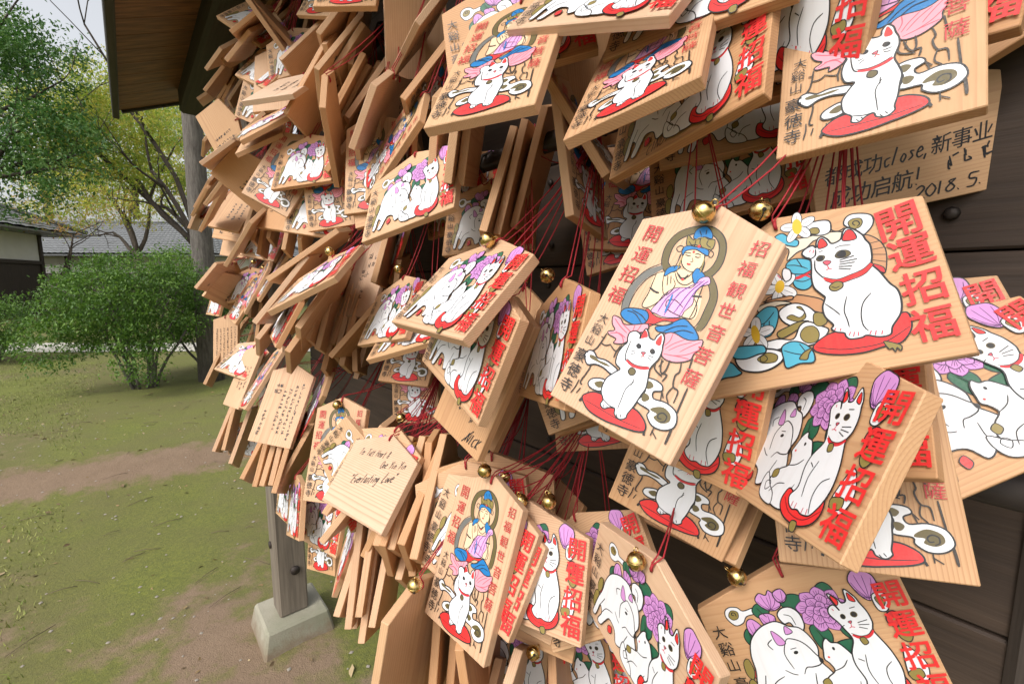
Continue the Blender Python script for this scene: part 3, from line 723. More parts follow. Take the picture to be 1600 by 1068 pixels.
def scrawl(a, x, y, s, w, rnd):
    """one illegible hand-written character in a cell of s millimetres"""
    for _ in range(rnd.randint(3, 6)):
        if rnd.random() < .5:
            p = [(x + rnd.uniform(-.5, 0) * s, y + rnd.uniform(-.45, .45) * s)]; p.append((p[0][0] + rnd.uniform(.3, .8) * s, p[0][1] + rnd.uniform(-.05, .2) * s))
        else:
            p = [(x + rnd.uniform(-.3, .4) * s, y + rnd.uniform(.1, .5) * s)]; p.append((p[0][0] + rnd.uniform(-.25, .1) * s, p[0][1] - rnd.uniform(.3, .8) * s))
        if rnd.random() < .4: p.append((p[1][0] + rnd.uniform(-.2, .3) * s, p[1][1] + rnd.uniform(-.1, .25) * s)); p = smooth_pts(p, False, 3)
        a.stroke('ink', p, w)
def column(a, x, y0, y1, s, w, rnd, dx=0.0):
    y = y0
    while y > y1:
        scrawl(a, x + dx * (y0 - y), y, s * rnd.uniform(.75, 1), w, rnd); y -= s * rnd.uniform(1.05, 1.3)
def handwriting(kind, seed=0):
    a = Art(); r = random.Random(seed + 5)
    if kind == 'WE':
        pen(a, 'Ter Tatt Heart &', -44, 26, 8.5, .75, .14, sx=.62, rnd=r)
        pen(a, 'One Yin Yin', 8, 20, 9, .75, .22, sx=.62, rnd=r)
        pen(a, '"Everlasting Love"', -34, -10, 11, .85, .28, sx=.62, rnd=r)
    elif kind == 'WN':
        column(a, -12, -2, -40, 5, .8, r, .1); column(a, 12, -8, -44, 5, .9, r, .1)
        pen(a, '/', 14, -62, 16, 1, 0, rnd=r); pen(a, 'NICK', 18, -60, 10, 1, .1, rnd=r)
    elif kind == 'WC':
        pen(a, '都成功close,新事业', -57, -11, 11.8, 1.3, .07, rnd=r)
        pen(a, '成功启航!', -55, -28, 12.5, 1.3, .03, rnd=r)
        for k in range(3): scrawl(a, 30 + 11 * k, -15 + 2 * k, 11, 1.3, r)
        pen(a, '2018.5.19', 2, -37, 9, 1.3, .04, sx=1.25, rnd=r)
    elif kind == 'WJ':
        for i, x in enumerate((30, 19, 8, -3)): column(a, x, 48 - i * 6, -52 + i * 3, 6.5, .8, r)
        column(a, -14, 40, 20, 9, .9, r); column(a, -22, 40, 20, 9, .9, r); column(a, -30, -10, -50, 6.5, .8, r)
    elif kind == 'WK':
        column(a, -4, 42, 0, 13, 1.1, r, .1); column(a, -12, 14, -4, 11, 1.1, r); column(a, 10, 40, 22, 10, 1, r); column(a, 2, -18, -52, 13, 1.1, r)
    elif kind == 'WV':
        for i in range(6): column(a, 36 - i * 13, 55 - i * 3, -58 + r.uniform(0, 30), 6, .9, r)
    elif kind == 'CC':
        pen(a, 'CINDY', -26, -38, 8, .6, .15, rnd=r)
    else:
        n = r.randint(2, 4)
        for i in range(n): column(a, 26 - i * 16, 30 - r.uniform(0, 6), -20 - r.uniform(0, 14), 8, 1.2, r)
        if kind == 'WT': scrawl(a, -30, -20, 10, 1.2, r)
    return a.mesh('handwriting')

# id, format, face, place, turn, bell place, wood tone: age, with deep shade painted darker and a dim board paled
PLAQUES = [
('K1','V','K',(0.0848,0.0084,-0.2709),(0.9017,-0.0931,-0.3586,-0.2228),(-0.0025, 0.0733, 0.0075),0.12),
('H1','H','B',(0.1647,0.0175,-0.2636),(0.8941,-0.1280,-0.4214,0.0812),(-0.0041, 0.0667, 0.0075),0.5),
('H2','H','C',(-0.0464,0.0404,-0.3651),(0.8396,-0.2814,-0.4120,-0.2148),(-0.0006, 0.052, 0.0075),0.22),
('K2','V','K',(-0.0384,-0.2062,-0.4222),(0.9131,-0.1025,-0.3825,-0.0970),(-0.0062, 0.0851, 0.0075),0.18),
('JP','V','WJ',(-0.4185,-0.1198,-0.8245),(0.9766,-0.1665,-0.1117,-0.0778),(0.0002, 0.0926, 0.0075),0.2),
('EL','H','WE',(-0.1729,-0.1673,-0.5429),(0.8995,-0.2580,-0.3290,-0.1272),None,0.05),
('H5','H','C',(0.0893,-0.2072,-0.3263),(0.8147,0.0824,-0.5579,-0.1349),(-0.0091, 0.055, 0.0075),0.12),
('H4','H','C',(0.2105,-0.2147,-0.3136),(0.9582,-0.0444,-0.2040,0.1957),(-0.028, 0.0622, 0.0075),0.55),
('KTR','V','K',(0.2033,0.1762,-0.2567),(0.9174,-0.0978,-0.3834,-0.0417),None,0.5),
('T1','H','C',(0.1644,0.2142,-0.2970),(0.8318,0.1994,-0.5131,-0.0705),None,0.62),
('W1','H','WC',(0.2965,0.1435,-0.3431),(0.9894,0.0613,-0.0836,0.1012),None,0.42),
('T6','H','C',(0.2190,0.2016,-0.2747),(0.8842,-0.0690,-0.4486,-0.1108),None,0.85),
('T7','H','WT',(0.3465,0.2470,-0.2952),(0.8915,-0.1818,-0.3839,0.1578),None,0.79),
('T2','H','CC',(0.1212,0.1784,-0.3285),(0.8535,-0.1376,-0.5012,-0.0381),None,0.7),
('KT2','V','K',(0.0893,0.1918,-0.3114),(0.8837,-0.3230,-0.3339,-0.0573),None,0.5),
('T3','H','C',(0.1276,0.2471,-0.3100),(0.9167,-0.1066,-0.3673,-0.1152),None,0.6),
('T4','H','C',(0.0684,0.2540,-0.3302),(0.9103,-0.2399,-0.2425,-0.2347),None,0.1),
('KT1','V','K',(-0.0101,0.2145,-0.3458),(0.9438,-0.2435,-0.2127,-0.0694),None,0.42),
('T5','H','C',(0.0034,0.2738,-0.4004),(0.9874,-0.0931,-0.1062,0.0706),None,0.7),
('S1','V','X',(-0.0084,0.1637,-0.5287),(0.7181,-0.0047,0.6736,-0.1750),None,0.6),
('S2','V','X',(0.0091,0.1753,-0.5387),(0.7519,0.0545,0.6480,-0.1084),None,0.9),
('S3','V','X',(0.0327,0.1962,-0.5459),(0.7698,0.1568,0.6173,-0.0423),None,0.87),
('S4','H','X',(-0.0834,0.2385,-0.5525),(0.6731,0.1515,0.7201,0.0732),None,0.42),
('S5','H','X',(-0.0535,0.2150,-0.5014),(0.6819,0.1701,0.7096,0.0504),None,0.44),
('S6','H','X',(-0.0411,0.2196,-0.5199),(0.6964,0.1711,0.6949,0.0530),None,0.54),
('P1','V','K',(0.0705,0.1732,-0.4414),(0.8678,-0.0768,0.4907,0.0137),None,0.44),
('P2','V','K',(0.1154,0.2330,-0.6269),(0.8453,-0.1824,0.4828,0.1380),None,0.74),
('P3','V','K',(0.0723,0.2133,-0.4428),(0.8299,-0.1647,0.4923,0.2042),None,0.59),
('P4','V','X',(0.0758,0.2626,-0.4496),(0.9374,0.1448,0.2869,0.1342),None,0.74),
('H3','H','C',(0.1595,-0.0589,-0.2578),(0.6698,-0.1666,-0.7063,-0.1570),None,0.55),
('C6','H','C',(0.1158,-0.0476,-0.3334),(0.8816,0.0234,-0.4634,-0.0871),None,0.72),
('C7','H','C',(0.1896,-0.0458,-0.2980),(0.8348,-0.2278,-0.5011,-0.0072),None,0.8),
('K8','V','K',(0.2067,-0.0674,-0.2762),(0.9495,-0.1498,-0.2753,0.0124),None,0.5),
('C9','H','C',(0.2685,-0.0354,-0.2670),(0.9088,-0.2964,-0.1899,0.2239),None,0.55),
('C10','H','C',(0.2671,-0.0155,-0.3168),(0.9134,-0.1743,-0.3523,0.1063),None,0.45),
('K5','V','K',(0.1357,-0.0795,-0.3368),(0.9492,0.0221,-0.2553,-0.1825),None,0.6),
('K5b','V','X',(0.1685,-0.1029,-0.3786),(0.8336,-0.2716,-0.4477,-0.1758),None,0.54),
('C11','H','C',(0.0061,-0.2069,-0.4115),(0.9452,-0.1232,-0.3009,-0.0288),(0.0278, 0.0651, 0.0075),0.15),
('C12','H','C',(-0.0331,-0.2035,-0.4341),(0.9082,-0.1498,-0.3559,-0.1612),(0.0277, 0.066, 0.0075),0.25),
('C13','H','WT',(-0.0117,-0.2234,-0.4464),(0.9671,-0.0975,-0.1945,-0.1322),None,0.3),
('C13b','H','WT',(0.0031,-0.2492,-0.4508),(0.9746,-0.0435,-0.2052,-0.0783),None,0.56),
('C14','H','C',(0.0719,-0.2128,-0.4023),(0.8735,-0.2531,-0.3563,0.2145),(-0.0198, 0.0818, 0.0075),0.4),
('C15','H','C',(-0.0368,-0.1919,-0.4367),(0.9143,-0.1007,-0.3621,-0.1511),None,0.2),
('C16','H','C',(-0.0427,-0.1881,-0.4781),(0.9779,-0.0808,-0.1782,0.0740),None,0.35),
('P5','H','WT',(-0.0198,-0.1795,-0.4837),(0.9911,0.0006,-0.1324,0.0131),(0.017, 0.0398, 0.0075),0.55),
('P6','V','WT',(0.0147,-0.2226,-0.4904),(0.8820,-0.2667,-0.3574,-0.1521),None,0.83),
('P7','V','K',(0.0846,-0.0448,-0.4717),(0.9911,-0.0460,-0.1152,0.0481),None,0.68),
('P8','H','C',(0.0935,-0.0313,-0.4355),(0.9304,-0.2166,-0.2622,0.1370),None,0.88),
('P9','H','C',(0.0793,-0.0238,-0.4179),(0.9604,-0.1264,-0.1686,0.1823),None,0.51),
('CC3','H','C',(0.0290,-0.0078,-0.3679),(0.7731,-0.1049,-0.6225,-0.0621),(-0.0275, 0.0672, 0.0075),0.72),
('H2b','H','C',(-0.0401,-0.0009,-0.3709),(0.8550,-0.0248,-0.4778,-0.2005),None,0.35),
('NK','V','WN',(-0.0317,-0.0322,-0.4356),(0.8853,-0.0362,-0.4170,-0.2027),None,0.62),
('NK2','V','WB',(-0.0216,-0.0407,-0.4981),(0.9098,-0.1234,-0.3465,-0.1924),None,0.7),
('H2d','V','WT',(-0.0167,-0.0078,-0.5491),(0.8635,-0.1171,-0.4595,-0.1715),(0.0045, 0.0912, 0.0075),0.6),
('D33','H','C',(-0.1655,0.0371,-0.6158),(0.8929,-0.2108,-0.3946,-0.0508),(-0.011, 0.0703, 0.0075),0.35),
('D34','H','C',(-0.1247,0.0195,-0.5891),(0.8825,-0.3947,-0.2554,0.0117),None,0.48),
('D35','V','K',(-0.1532,-0.0036,-0.7174),(0.9604,-0.2045,-0.1731,-0.0760),None,0.63),
('D36','V','K',(-0.1572,-0.0637,-0.7315),(0.9769,-0.0247,-0.2104,0.0270),None,0.51),
('W2','V','WK',(-0.2476,0.1051,-0.7666),(0.9382,-0.1313,-0.3086,-0.0854),None,0.02),
('W2b','V','C',(-0.1848,0.1700,-0.7309),(0.7400,0.1740,-0.5095,-0.4032),None,0.75),
('D20','H','C',(-0.2654,0.0856,-0.6108),(0.8643,-0.4226,-0.2703,0.0355),(-0.0069, 0.0652, 0.0075),0.36),
('D17','V','X',(-0.3344,0.1355,-0.7572),(0.5546,0.2975,0.7060,-0.3248),None,0.49),
('D19','V','X',(-0.3677,0.0824,-0.7565),(0.5883,0.2183,0.7456,-0.2241),None,0.13),
('D22','H','C',(-0.3926,0.0400,-0.7800),(0.8615,-0.1422,-0.4520,-0.1825),None,0.51),
('F0','V','X',(-0.2825,0.0547,-0.6906),(0.5587,-0.0059,0.7698,-0.3086),None,0.4),
('F1','V','X',(-0.3085,0.0189,-0.7131),(0.5550,-0.0242,0.7665,-0.3222),None,0.56),
('F2','V','X',(-0.2965,0.0463,-0.7603),(0.6221,0.0131,0.7732,-0.1223),None,0.35),
('F3','V','X',(-0.3082,0.0423,-0.8203),(0.6289,0.0040,0.7673,-0.1252),None,0.3),
('F4','V','X',(-0.2908,0.0465,-0.8194),(0.6229,-0.0126,0.7614,-0.1792),None,0.76),
('F5','V','X',(-0.2854,0.0266,-0.8090),(0.6310,-0.0238,0.7605,-0.1510),None,0.3),
('F6','V','X',(-0.3086,0.0030,-0.8142),(0.6214,-0.0411,0.7653,-0.1631),None,0.71),
('F7','V','X',(-0.2734,0.0155,-0.8002),(0.6417,-0.0335,0.7548,-0.1319),None,0.45),
('F8','V','X',(-0.2613,0.0429,-0.7974),(0.6277,-0.0278,0.7534,-0.1940),None,0.68),
('F9','V','X',(-0.2683,0.0099,-0.8114),(0.6547,-0.0749,0.7518,-0.0248),None,0.66),
('F10','V','X',(-0.4335,0.0396,-0.8565),(0.5272,-0.0063,0.7854,-0.3242),None,0.22),
('F11','V','X',(-0.2959,0.0595,-0.7278),(0.6148,0.0151,0.7761,-0.1395),None,0.6),
('I0','V','X',(-0.2079,-0.3088,-0.6364),(0.6572,-0.1319,0.6971,-0.2547),None,0.26),
('I1','V','X',(-0.1980,-0.2995,-0.6172),(0.6713,-0.0761,0.7291,-0.1094),None,0.2),
('I2','V','X',(-0.1991,-0.3131,-0.6393),(0.6728,-0.0894,0.7263,-0.1092),None,0.29),
('I3','V','X',(-0.1798,-0.2854,-0.6131),(0.6755,-0.0997,0.7151,-0.1495),None,0.33),
('I4','V','X',(-0.1787,-0.3224,-0.6206),(0.6811,-0.1082,0.7085,-0.1496),None,0.25),
('I5','V','X',(-0.1602,-0.3056,-0.6167),(0.6816,-0.1354,0.6905,-0.2006),None,0.3),
('I6','V','X',(-0.1638,-0.3024,-0.6468),(0.6906,-0.0984,0.7014,-0.1463),None,0.53),
('I7','V','X',(-0.1370,-0.1985,-0.5728),(0.6655,-0.1677,0.6701,-0.2827),None,0.59),
('I8','V','X',(-0.1296,-0.2103,-0.5728),(0.6441,-0.2131,0.6477,-0.3467),None,0.65),
('I9','V','X',(-0.1191,-0.1970,-0.5716),(0.6855,-0.1397,0.6684,-0.2528),None,0.44),
('I10','V','X',(-0.1030,-0.2094,-0.5752),(0.6776,-0.2001,0.6411,-0.2998),None,0.56),
('I11','V','X',(-0.0826,-0.1853,-0.5265),(0.7078,-0.1438,0.6490,-0.2391),None,0.58),
('I12','V','X',(-0.0954,-0.1934,-0.5685),(0.7163,-0.0678,0.6885,-0.0905),None,0.76),
('I13','V','X',(-0.0959,-0.1914,-0.5415),(0.6677,-0.1697,0.6382,-0.3436),None,0.69),
('I14','V','X',(-0.0835,-0.2159,-0.5740),(0.7105,-0.1639,0.6497,-0.2152),None,0.53),
('I15','V','X',(-0.1209,-0.2550,-0.6123),(0.6801,-0.1616,0.6604,-0.2743),None,0.31),
('I16','V','X',(-0.1210,-0.2188,-0.5931),(0.6932,-0.0855,0.7153,-0.0223),None,0.53),
('I20','V','C',(-0.2467,-0.3002,-0.6882),(0.7600,0.0096,-0.5917,-0.2686),None,0.29),
('I21','V','X',(-0.1014,-0.3090,-0.4460),(0.8311,0.1045,0.5445,-0.0419),(-0.0249, 0.0963, 0.0075),0.4),
('I22','V','X',(-0.0902,-0.3658,-0.5129),(0.8379,0.1380,0.5276,0.0212),(-0.0196, 0.1035, 0.0075),0.7),
('I23','V','X',(-0.0957,-0.4110,-0.5536),(0.7729,0.0047,0.6316,-0.0614),None,0.6),
('I24','V','WT',(-0.0904,-0.4621,-0.6072),(0.8114,-0.0712,0.5736,-0.0865),None,0.75),
('I25','V','X',(-0.0245,-0.3347,-0.4456),(0.7683,-0.0450,0.6355,0.0613),None,0.8),
('I26','V','X',(-0.0114,-0.3551,-0.3963),(0.6987,-0.1775,0.5696,-0.3948),(-0.0257, 0.0723, 0.0075),0.15),
('I27','V','X',(-0.0270,-0.4003,-0.4441),(0.6696,-0.2298,0.5809,-0.4018),None,0.5),
('L1','H','C',(-0.5197,-0.3622,-1.0378),(0.9021,-0.0587,-0.4275,0.0050),(0.0277, 0.0579, 0.0075),0.49),
('L1b','H','C',(-0.3743,-0.2916,-0.7803),(0.8712,-0.1087,-0.4697,0.0928),None,0.45),
('L2','H','C',(-0.3318,-0.3039,-0.7740),(0.9516,-0.0757,-0.2927,-0.0546),None,0.25),
('L2b','V','K',(-0.3387,-0.3388,-0.8100),(0.9425,-0.0842,-0.3193,0.0513),None,0.61),
('K3','V','K',(-0.2540,-0.1619,-0.6515),(0.9767,-0.1195,-0.1780,-0.0101),(-0.002, 0.071, 0.0075),0.25),
('K3b','H','C',(-0.1731,-0.1589,-0.5593),(0.8976,-0.2500,-0.3251,-0.1616),None,0.35),
('ELb','H','C',(-0.2215,-0.1784,-0.6145),(0.8645,0.1012,-0.2521,-0.4229),(0.0207, 0.0431, 0.0075),0.35),
('L3','V','X',(-0.3812,-0.2033,-0.8485),(0.6606,0.0574,0.7091,-0.2395),None,0.61),
('JPb','V','C',(-0.3662,-0.1084,-0.8450),(0.7488,0.0453,-0.5337,-0.3905),None,0.49),
('JPl','H','C',(-0.7251,-0.2752,-1.2541),(0.9905,-0.0518,-0.1247,-0.0270),None,0.29),
('J0','V','X',(-0.5246,-0.2291,-0.9611),(0.5809,-0.0400,0.7709,-0.2582),None,0.56),
('J1','V','X',(-0.4405,-0.2053,-0.8644),(0.6025,-0.0525,0.7779,-0.1708),None,0.44),
('J2','V','X',(-0.4200,-0.1980,-0.8529),(0.6126,-0.0428,0.7761,-0.1436),None,0.31),
('J3','V','X',(-0.4724,-0.2146,-0.8936),(0.5975,-0.0551,0.7850,-0.1541),None,0.58),
('J4','V','X',(-0.7814,-0.2377,-1.2546),(0.5651,-0.0175,0.8021,-0.1923),None,0.14),
('J5','V','X',(-0.7328,-0.2194,-1.2054),(0.5712,-0.0379,0.8087,-0.1354),None,0.4),
('J6','V','X',(-0.8710,-0.0688,-1.3538),(0.5473,0.0215,0.8129,-0.1978),None,0.39),
('J7','V','X',(-0.6484,-0.2348,-1.1083),(0.5700,-0.0696,0.7933,-0.2023),None,0.18),
('J8','V','X',(-0.4016,-0.2091,-0.8350),(0.6108,-0.0583,0.7687,-0.1806),None,0.58),
('DOG2','H','C',(-0.6477,-0.0447,-1.0881),(0.9109,-0.3099,-0.2194,-0.1616),(0.0258, 0.0512, 0.0075),0.2),
('W3','V','WV',(-0.8275,-0.0070,-1.3128),(0.9856,0.0656,-0.1436,-0.0611),None,0.25),
('W4','V','WS',(-0.6248,-0.0853,-1.0511),(0.9290,-0.1561,-0.3261,-0.0794),None,0.23),
('D23','V','K',(-0.5263,-0.0780,-0.9494),(0.8635,-0.2515,-0.4267,-0.0952),None,0.28),
('D24','H','C',(-0.9844,0.1279,-1.5099),(0.9310,-0.0844,-0.3463,-0.0792),None,0.49),
('D14','H','C',(-0.7453,0.1543,-1.2794),(0.9761,-0.1470,-0.1596,0.0116),(0.0139, 0.0724, 0.0075),0.65),
('D15','V','K',(-0.7329,0.1167,-1.2428),(0.9057,-0.1419,-0.3401,-0.2097),(0.0217, 0.1012, 0.0075),0.54),
('D16','V','K',(-0.6671,0.1453,-1.1863),(0.8394,-0.0665,-0.4580,-0.2850),None,0.36),
('D18','V','K',(-0.6071,0.1668,-1.1470),(0.8515,-0.1523,-0.4494,-0.2229),None,0.47),
('D13a','H','WT',(-0.8043,0.1690,-1.2454),(0.6021,0.1932,0.7367,-0.2397),None,0.27),
('D13b','H','WT',(-0.8422,0.1834,-1.3312),(0.6043,0.1872,0.7413,-0.2240),None,0.53),
('D13c','H','WD',(-0.7968,0.1341,-1.2959),(0.7787,0.0910,0.5550,-0.2780),None,0.42),
('A1','H','C',(-0.5839,0.7180,-1.0249),(0.9237,-0.2217,0.0121,-0.3122),None,0.38),
('A2','H','X',(-0.5624,0.6798,-0.9839),(0.4302,0.3670,0.7981,-0.2082),None,0.59),
('A3','H','X',(-0.7150,0.7323,-1.1605),(0.5068,0.5851,0.6306,-0.0563),None,0.17),
('A4','H','X',(-0.5866,0.6553,-1.0129),(0.4741,0.4257,0.7624,-0.1127),None,0.28),
('A5','H','X',(-0.7186,0.7457,-1.1971),(0.4111,0.3331,0.8073,-0.2613),None,0.57),
('A6','H','X',(-0.7997,0.7051,-1.2429),(0.4624,0.2860,0.8248,-0.1554),None,0.54),
('A7','H','X',(-0.9037,0.8615,-1.4778),(0.4810,0.2327,0.8368,-0.1197),None,0.57),
('A8','H','X',(-0.9918,0.8091,-1.5020),(0.4188,0.3130,0.8097,-0.2663),None,0.22),
('A9','H','X',(-0.9527,0.8159,-1.5157),(0.4775,0.2388,0.8346,-0.1357),None,0.57),
('A10','H','X',(-0.8496,0.7695,-1.4163),(0.4791,0.2318,0.8340,-0.1455),None,0.27),
('A11','H','C',(-0.5374,0.5885,-0.9794),(0.9246,-0.1435,-0.1972,-0.2927),None,0.36),
('A12','H','C',(-0.4505,0.5960,-0.9463),(0.9922,-0.0424,-0.0929,0.0720),None,0.38),
('A13','V','X',(-0.4766,0.6295,-0.8651),(0.5803,0.0644,0.6904,0.4270),None,0.31),
('A13b','V','X',(-0.4875,0.6553,-0.8870),(0.5518,0.0681,0.6505,0.5175),None,0.47),
('A14','H','X',(-0.7229,0.9621,-1.3139),(0.4391,0.1580,0.8659,-0.1800),None,0.51),
('A14b','H','X',(-0.6672,0.8938,-1.2449),(0.4131,0.0874,0.8794,-0.2199),None,0.68),
('A14c','H','C',(-0.5749,0.7848,-1.1320),(0.3901,0.1261,0.8738,-0.2614),None,0.49),
('A14d','H','X',(-0.5484,0.8159,-1.1028),(0.4263,0.1304,0.8703,-0.2095),None,0.28),
('A15','V','K',(-0.3390,0.6568,-0.8395),(0.9598,-0.0941,-0.1905,-0.1835),None,0.33),
('A16','V','K',(-0.2354,0.5339,-0.6658),(0.9811,-0.1929,-0.0130,-0.0066),None,0.58),
('A17','V','WD',(-0.3841,0.5625,-0.8944),(0.6739,0.1864,0.6510,-0.2954),None,0.25),
('A18','V','WT',(-0.2760,0.4498,-0.7420),(0.5851,0.0494,0.7655,-0.2631),None,0.35),
('A19','H','WT',(-0.2957,0.4661,-0.8070),(0.6712,-0.2518,0.6539,-0.2419),None,0.45),
('A19b','V','X',(-0.3794,0.5042,-0.8989),(0.5804,0.1991,0.7761,-0.1455),None,0.38),
('A20','V','X',(-0.2690,0.3879,-0.7419),(0.5509,0.1107,0.8083,-0.1757),None,0.69),
('A21','V','X',(-0.2684,0.3927,-0.7826),(0.6110,0.1625,0.7569,-0.1654),None,0.59),
('A22','V','WT',(-0.2503,0.4123,-0.8039),(0.6602,0.2634,0.6901,-0.1363),None,0.64),
('A23','V','X',(-0.1989,0.3208,-0.6926),(0.6240,0.0227,0.7413,-0.2460),None,0.42),
('A24','H','X',(-0.1855,0.3085,-0.6287),(0.6155,0.3233,0.7187,-0.0065),None,0.21),
('A25','V','X',(-0.2606,0.3127,-0.6791),(0.5597,0.3866,0.6672,0.3034),None,0.63),
('A26','H','WT',(-0.1783,0.3444,-0.7058),(0.6844,0.3511,0.6185,0.1607),None,0.3),
('A27','V','K',(-0.1599,0.2565,-0.5964),(0.7648,0.0595,-0.4504,-0.4568),None,0.43),
('A28','V','X',(-0.1781,0.4033,-0.7943),(0.5591,0.3094,0.6081,0.4710),None,0.76),
('A29','V','K',(-0.0926,0.3408,-0.5950),(0.6498,0.2006,0.6944,-0.2352),None,0.8),
('A31','V','X',(-0.1433,0.4648,-0.6781),(0.9242,0.3336,0.1861,-0.0028),None,0.15),
('A32','V','WT',(-0.1221,0.4200,-0.6241),(0.5239,0.6844,0.4811,0.1603),None,0.2),
('C1','H','WD',(-0.7313,0.5249,-1.1400),(0.8400,0.1411,-0.0301,-0.5230),None,0.46),
('C2','H','WT',(-1.1444,0.9166,-1.8085),(0.5880,0.1862,0.7557,-0.2204),None,0.52),
('C3','H','X',(-1.0475,0.8588,-1.6955),(0.4849,0.1647,0.8480,-0.1365),None,0.67),
('C4','V','WS',(-0.3840,0.4328,-0.7701),(0.9132,-0.3995,-0.0804,-0.0082),None,0.0),
('C5','H','C',(-0.5402,0.5116,-1.0002),(0.9726,0.1092,-0.0287,-0.2032),None,0.22),
('C6b','V','WS',(-0.5014,0.5478,-0.9590),(0.9956,-0.0799,-0.0382,0.0293),None,0.26),
('C7b','V','WS',(-0.4571,0.5445,-0.9479),(0.9938,-0.0038,-0.0998,0.0490),None,0.23),
('C8','H','X',(-0.5677,0.4630,-1.0074),(0.4721,0.2841,0.8047,-0.2212),None,0.34),
('C9b','V','C',(-0.4553,0.4003,-0.8329),(0.8640,-0.4185,-0.0668,0.2720),None,0.54),
('C10b','V','X',(-0.4796,0.3912,-0.8693),(0.8674,-0.4323,-0.0610,0.2387),None,0.34),
('C11b','V','X',(-0.3348,0.4250,-0.7917),(0.7169,0.1272,0.6581,-0.1920),None,0.67),
('C12b','H','X',(-0.6241,0.3997,-0.9863),(0.4532,0.3053,0.7927,-0.2702),None,0.16),
('C13c','H','WD',(-0.5823,0.3512,-1.0107),(0.8880,0.1641,0.1991,-0.3806),None,0.55),
('C14a','H','X',(-0.6591,0.3739,-1.0582),(0.3182,-0.1545,0.8492,-0.3920),None,0.29),
('C14bb','H','X',(-0.7813,0.4984,-1.3673),(0.4791,0.1883,0.8245,-0.2351),None,0.69),
('C15b','H','C',(-0.3601,0.3080,-0.7904),(0.9766,-0.1325,-0.1682,-0.0206),None,0.61),
('C16b','V','K',(-0.4145,0.3037,-0.8245),(0.9681,-0.0373,0.0455,-0.2437),None,0.19),
('D1','H','C',(-1.0769,0.4667,-1.5921),(0.9216,-0.1813,-0.2959,-0.1741),None,0.25),
('D2','H','X',(-1.0720,0.4201,-1.5564),(0.5090,0.1650,0.8385,-0.1027),None,0.2),
('D3','V','WS',(-0.7945,0.3728,-1.3001),(0.9671,-0.2295,0.0082,-0.1091),None,0.46),
('D4','H','WD',(-0.9844,0.4554,-1.6023),(0.6653,-0.0902,0.6674,-0.3222),None,0.66),
('D5','H','X',(-0.7961,0.3780,-1.3785),(0.7126,-0.1200,0.6458,-0.2463),None,0.26),
('D6','H','X',(-0.5863,0.2290,-1.0075),(0.3541,-0.2066,0.8206,-0.3983),None,0.27),
('D7','V','WT',(-0.4972,0.3017,-0.9990),(0.9506,-0.1920,-0.1945,-0.1475),None,0.64),
('D8','H','C',(-0.3475,0.2312,-0.8263),(0.9924,-0.0522,-0.0649,-0.0908),None,0.36),
('D9','V','K',(-0.3253,0.2660,-0.8006),(0.9946,0.0134,-0.0892,0.0521),None,0.36),
('D9b','V','K',(-0.2020,0.2529,-0.6592),(0.9905,-0.0582,-0.1235,0.0167),None,0.42),
('D9c','H','WT',(-0.1722,0.2186,-0.6591),(0.9880,-0.0725,-0.0941,0.0990),None,0.55),
('D9d','V','C',(-0.1492,0.2402,-0.6283),(0.8302,0.0573,-0.5458,-0.0981),None,0.41),
('D9e','H','C',(-0.1129,0.1612,-0.4999),(0.9442,-0.1930,-0.2649,0.0315),None,0.35),
('G0','V','X',(-0.6911,0.2972,-1.2052),(0.5573,0.0807,0.8194,-0.1077),None,0.22),
('G1','V','X',(-0.6009,0.2982,-1.1069),(0.5687,0.0638,0.8145,-0.0950),None,0.55),
('G2','V','X',(-0.5910,0.2711,-1.1056),(0.5813,0.0673,0.8093,-0.0506),None,0.61),
('G3','V','X',(-0.5399,0.2919,-1.0571),(0.5822,0.0396,0.8076,-0.0851),None,0.4),
('G4','V','X',(-0.4799,0.2574,-1.0071),(0.5955,0.0452,0.7984,-0.0767),None,0.47),
('G5','V','X',(-0.3922,0.2377,-0.9130),(0.5615,-0.0081,0.7936,-0.2341),None,0.38),
('D11','H','WT',(-0.8409,0.3424,-1.3505),(0.9709,-0.0283,-0.2105,-0.1104),None,0.5),
('D11b','H','X',(-0.8497,0.3020,-1.3994),(0.9725,-0.0315,-0.2114,-0.0922),None,0.31),
('D12','H','C',(-0.6578,0.2581,-1.1986),(0.9665,-0.1286,-0.1763,-0.1350),None,0.26),
('C20','H','X',(-0.9286,0.6238,-1.4085),(0.4428,0.1006,0.8625,-0.2232),None,0.44),
('C21','H','X',(-0.9359,0.4749,-1.4083),(0.3591,-0.1270,0.8596,-0.3407),None,0.16),
('C22','H','X',(-0.9441,0.4492,-1.4086),(0.3579,-0.1340,0.8575,-0.3444),None,0.43),
('C23','H','X',(-0.7846,0.3568,-1.2093),(0.3517,-0.2152,0.8369,-0.3600),None,0.48),
('X1','V','K',(0.1894,0.1975,-0.4439),(0.9615,-0.0114,-0.2744,0.0100),None,0.82),
('X2','H','C',(0.1941,0.2052,-0.3958),(0.9769,-0.0566,-0.2043,0.0268),None,0.6),
('X3','H','C',(0.2213,0.2053,-0.3867),(0.9711,-0.0559,-0.2319,0.0100),None,0.64),
('X4','H','C',(-0.0313,0.1561,-0.5955),(0.9742,-0.0931,-0.2046,-0.0212),None,0.67),
('Q0','V','X',(-0.1458,-0.2128,-0.6070),(0.7599,0.2046,0.6050,-0.1214),(0.0224, 0.0907, 0.0075),0.63),
('Q1','V','WT',(-0.1160,-0.2148,-0.6082),(0.8104,0.2250,0.5390,-0.0456),(-0.0232, 0.0991, 0.0075),0.71),
('Q2','V','X',(-0.1885,-0.2001,-0.6040),(0.6815,0.1881,0.6540,-0.2692),(-0.0274, 0.0892, 0.0075),0.32),
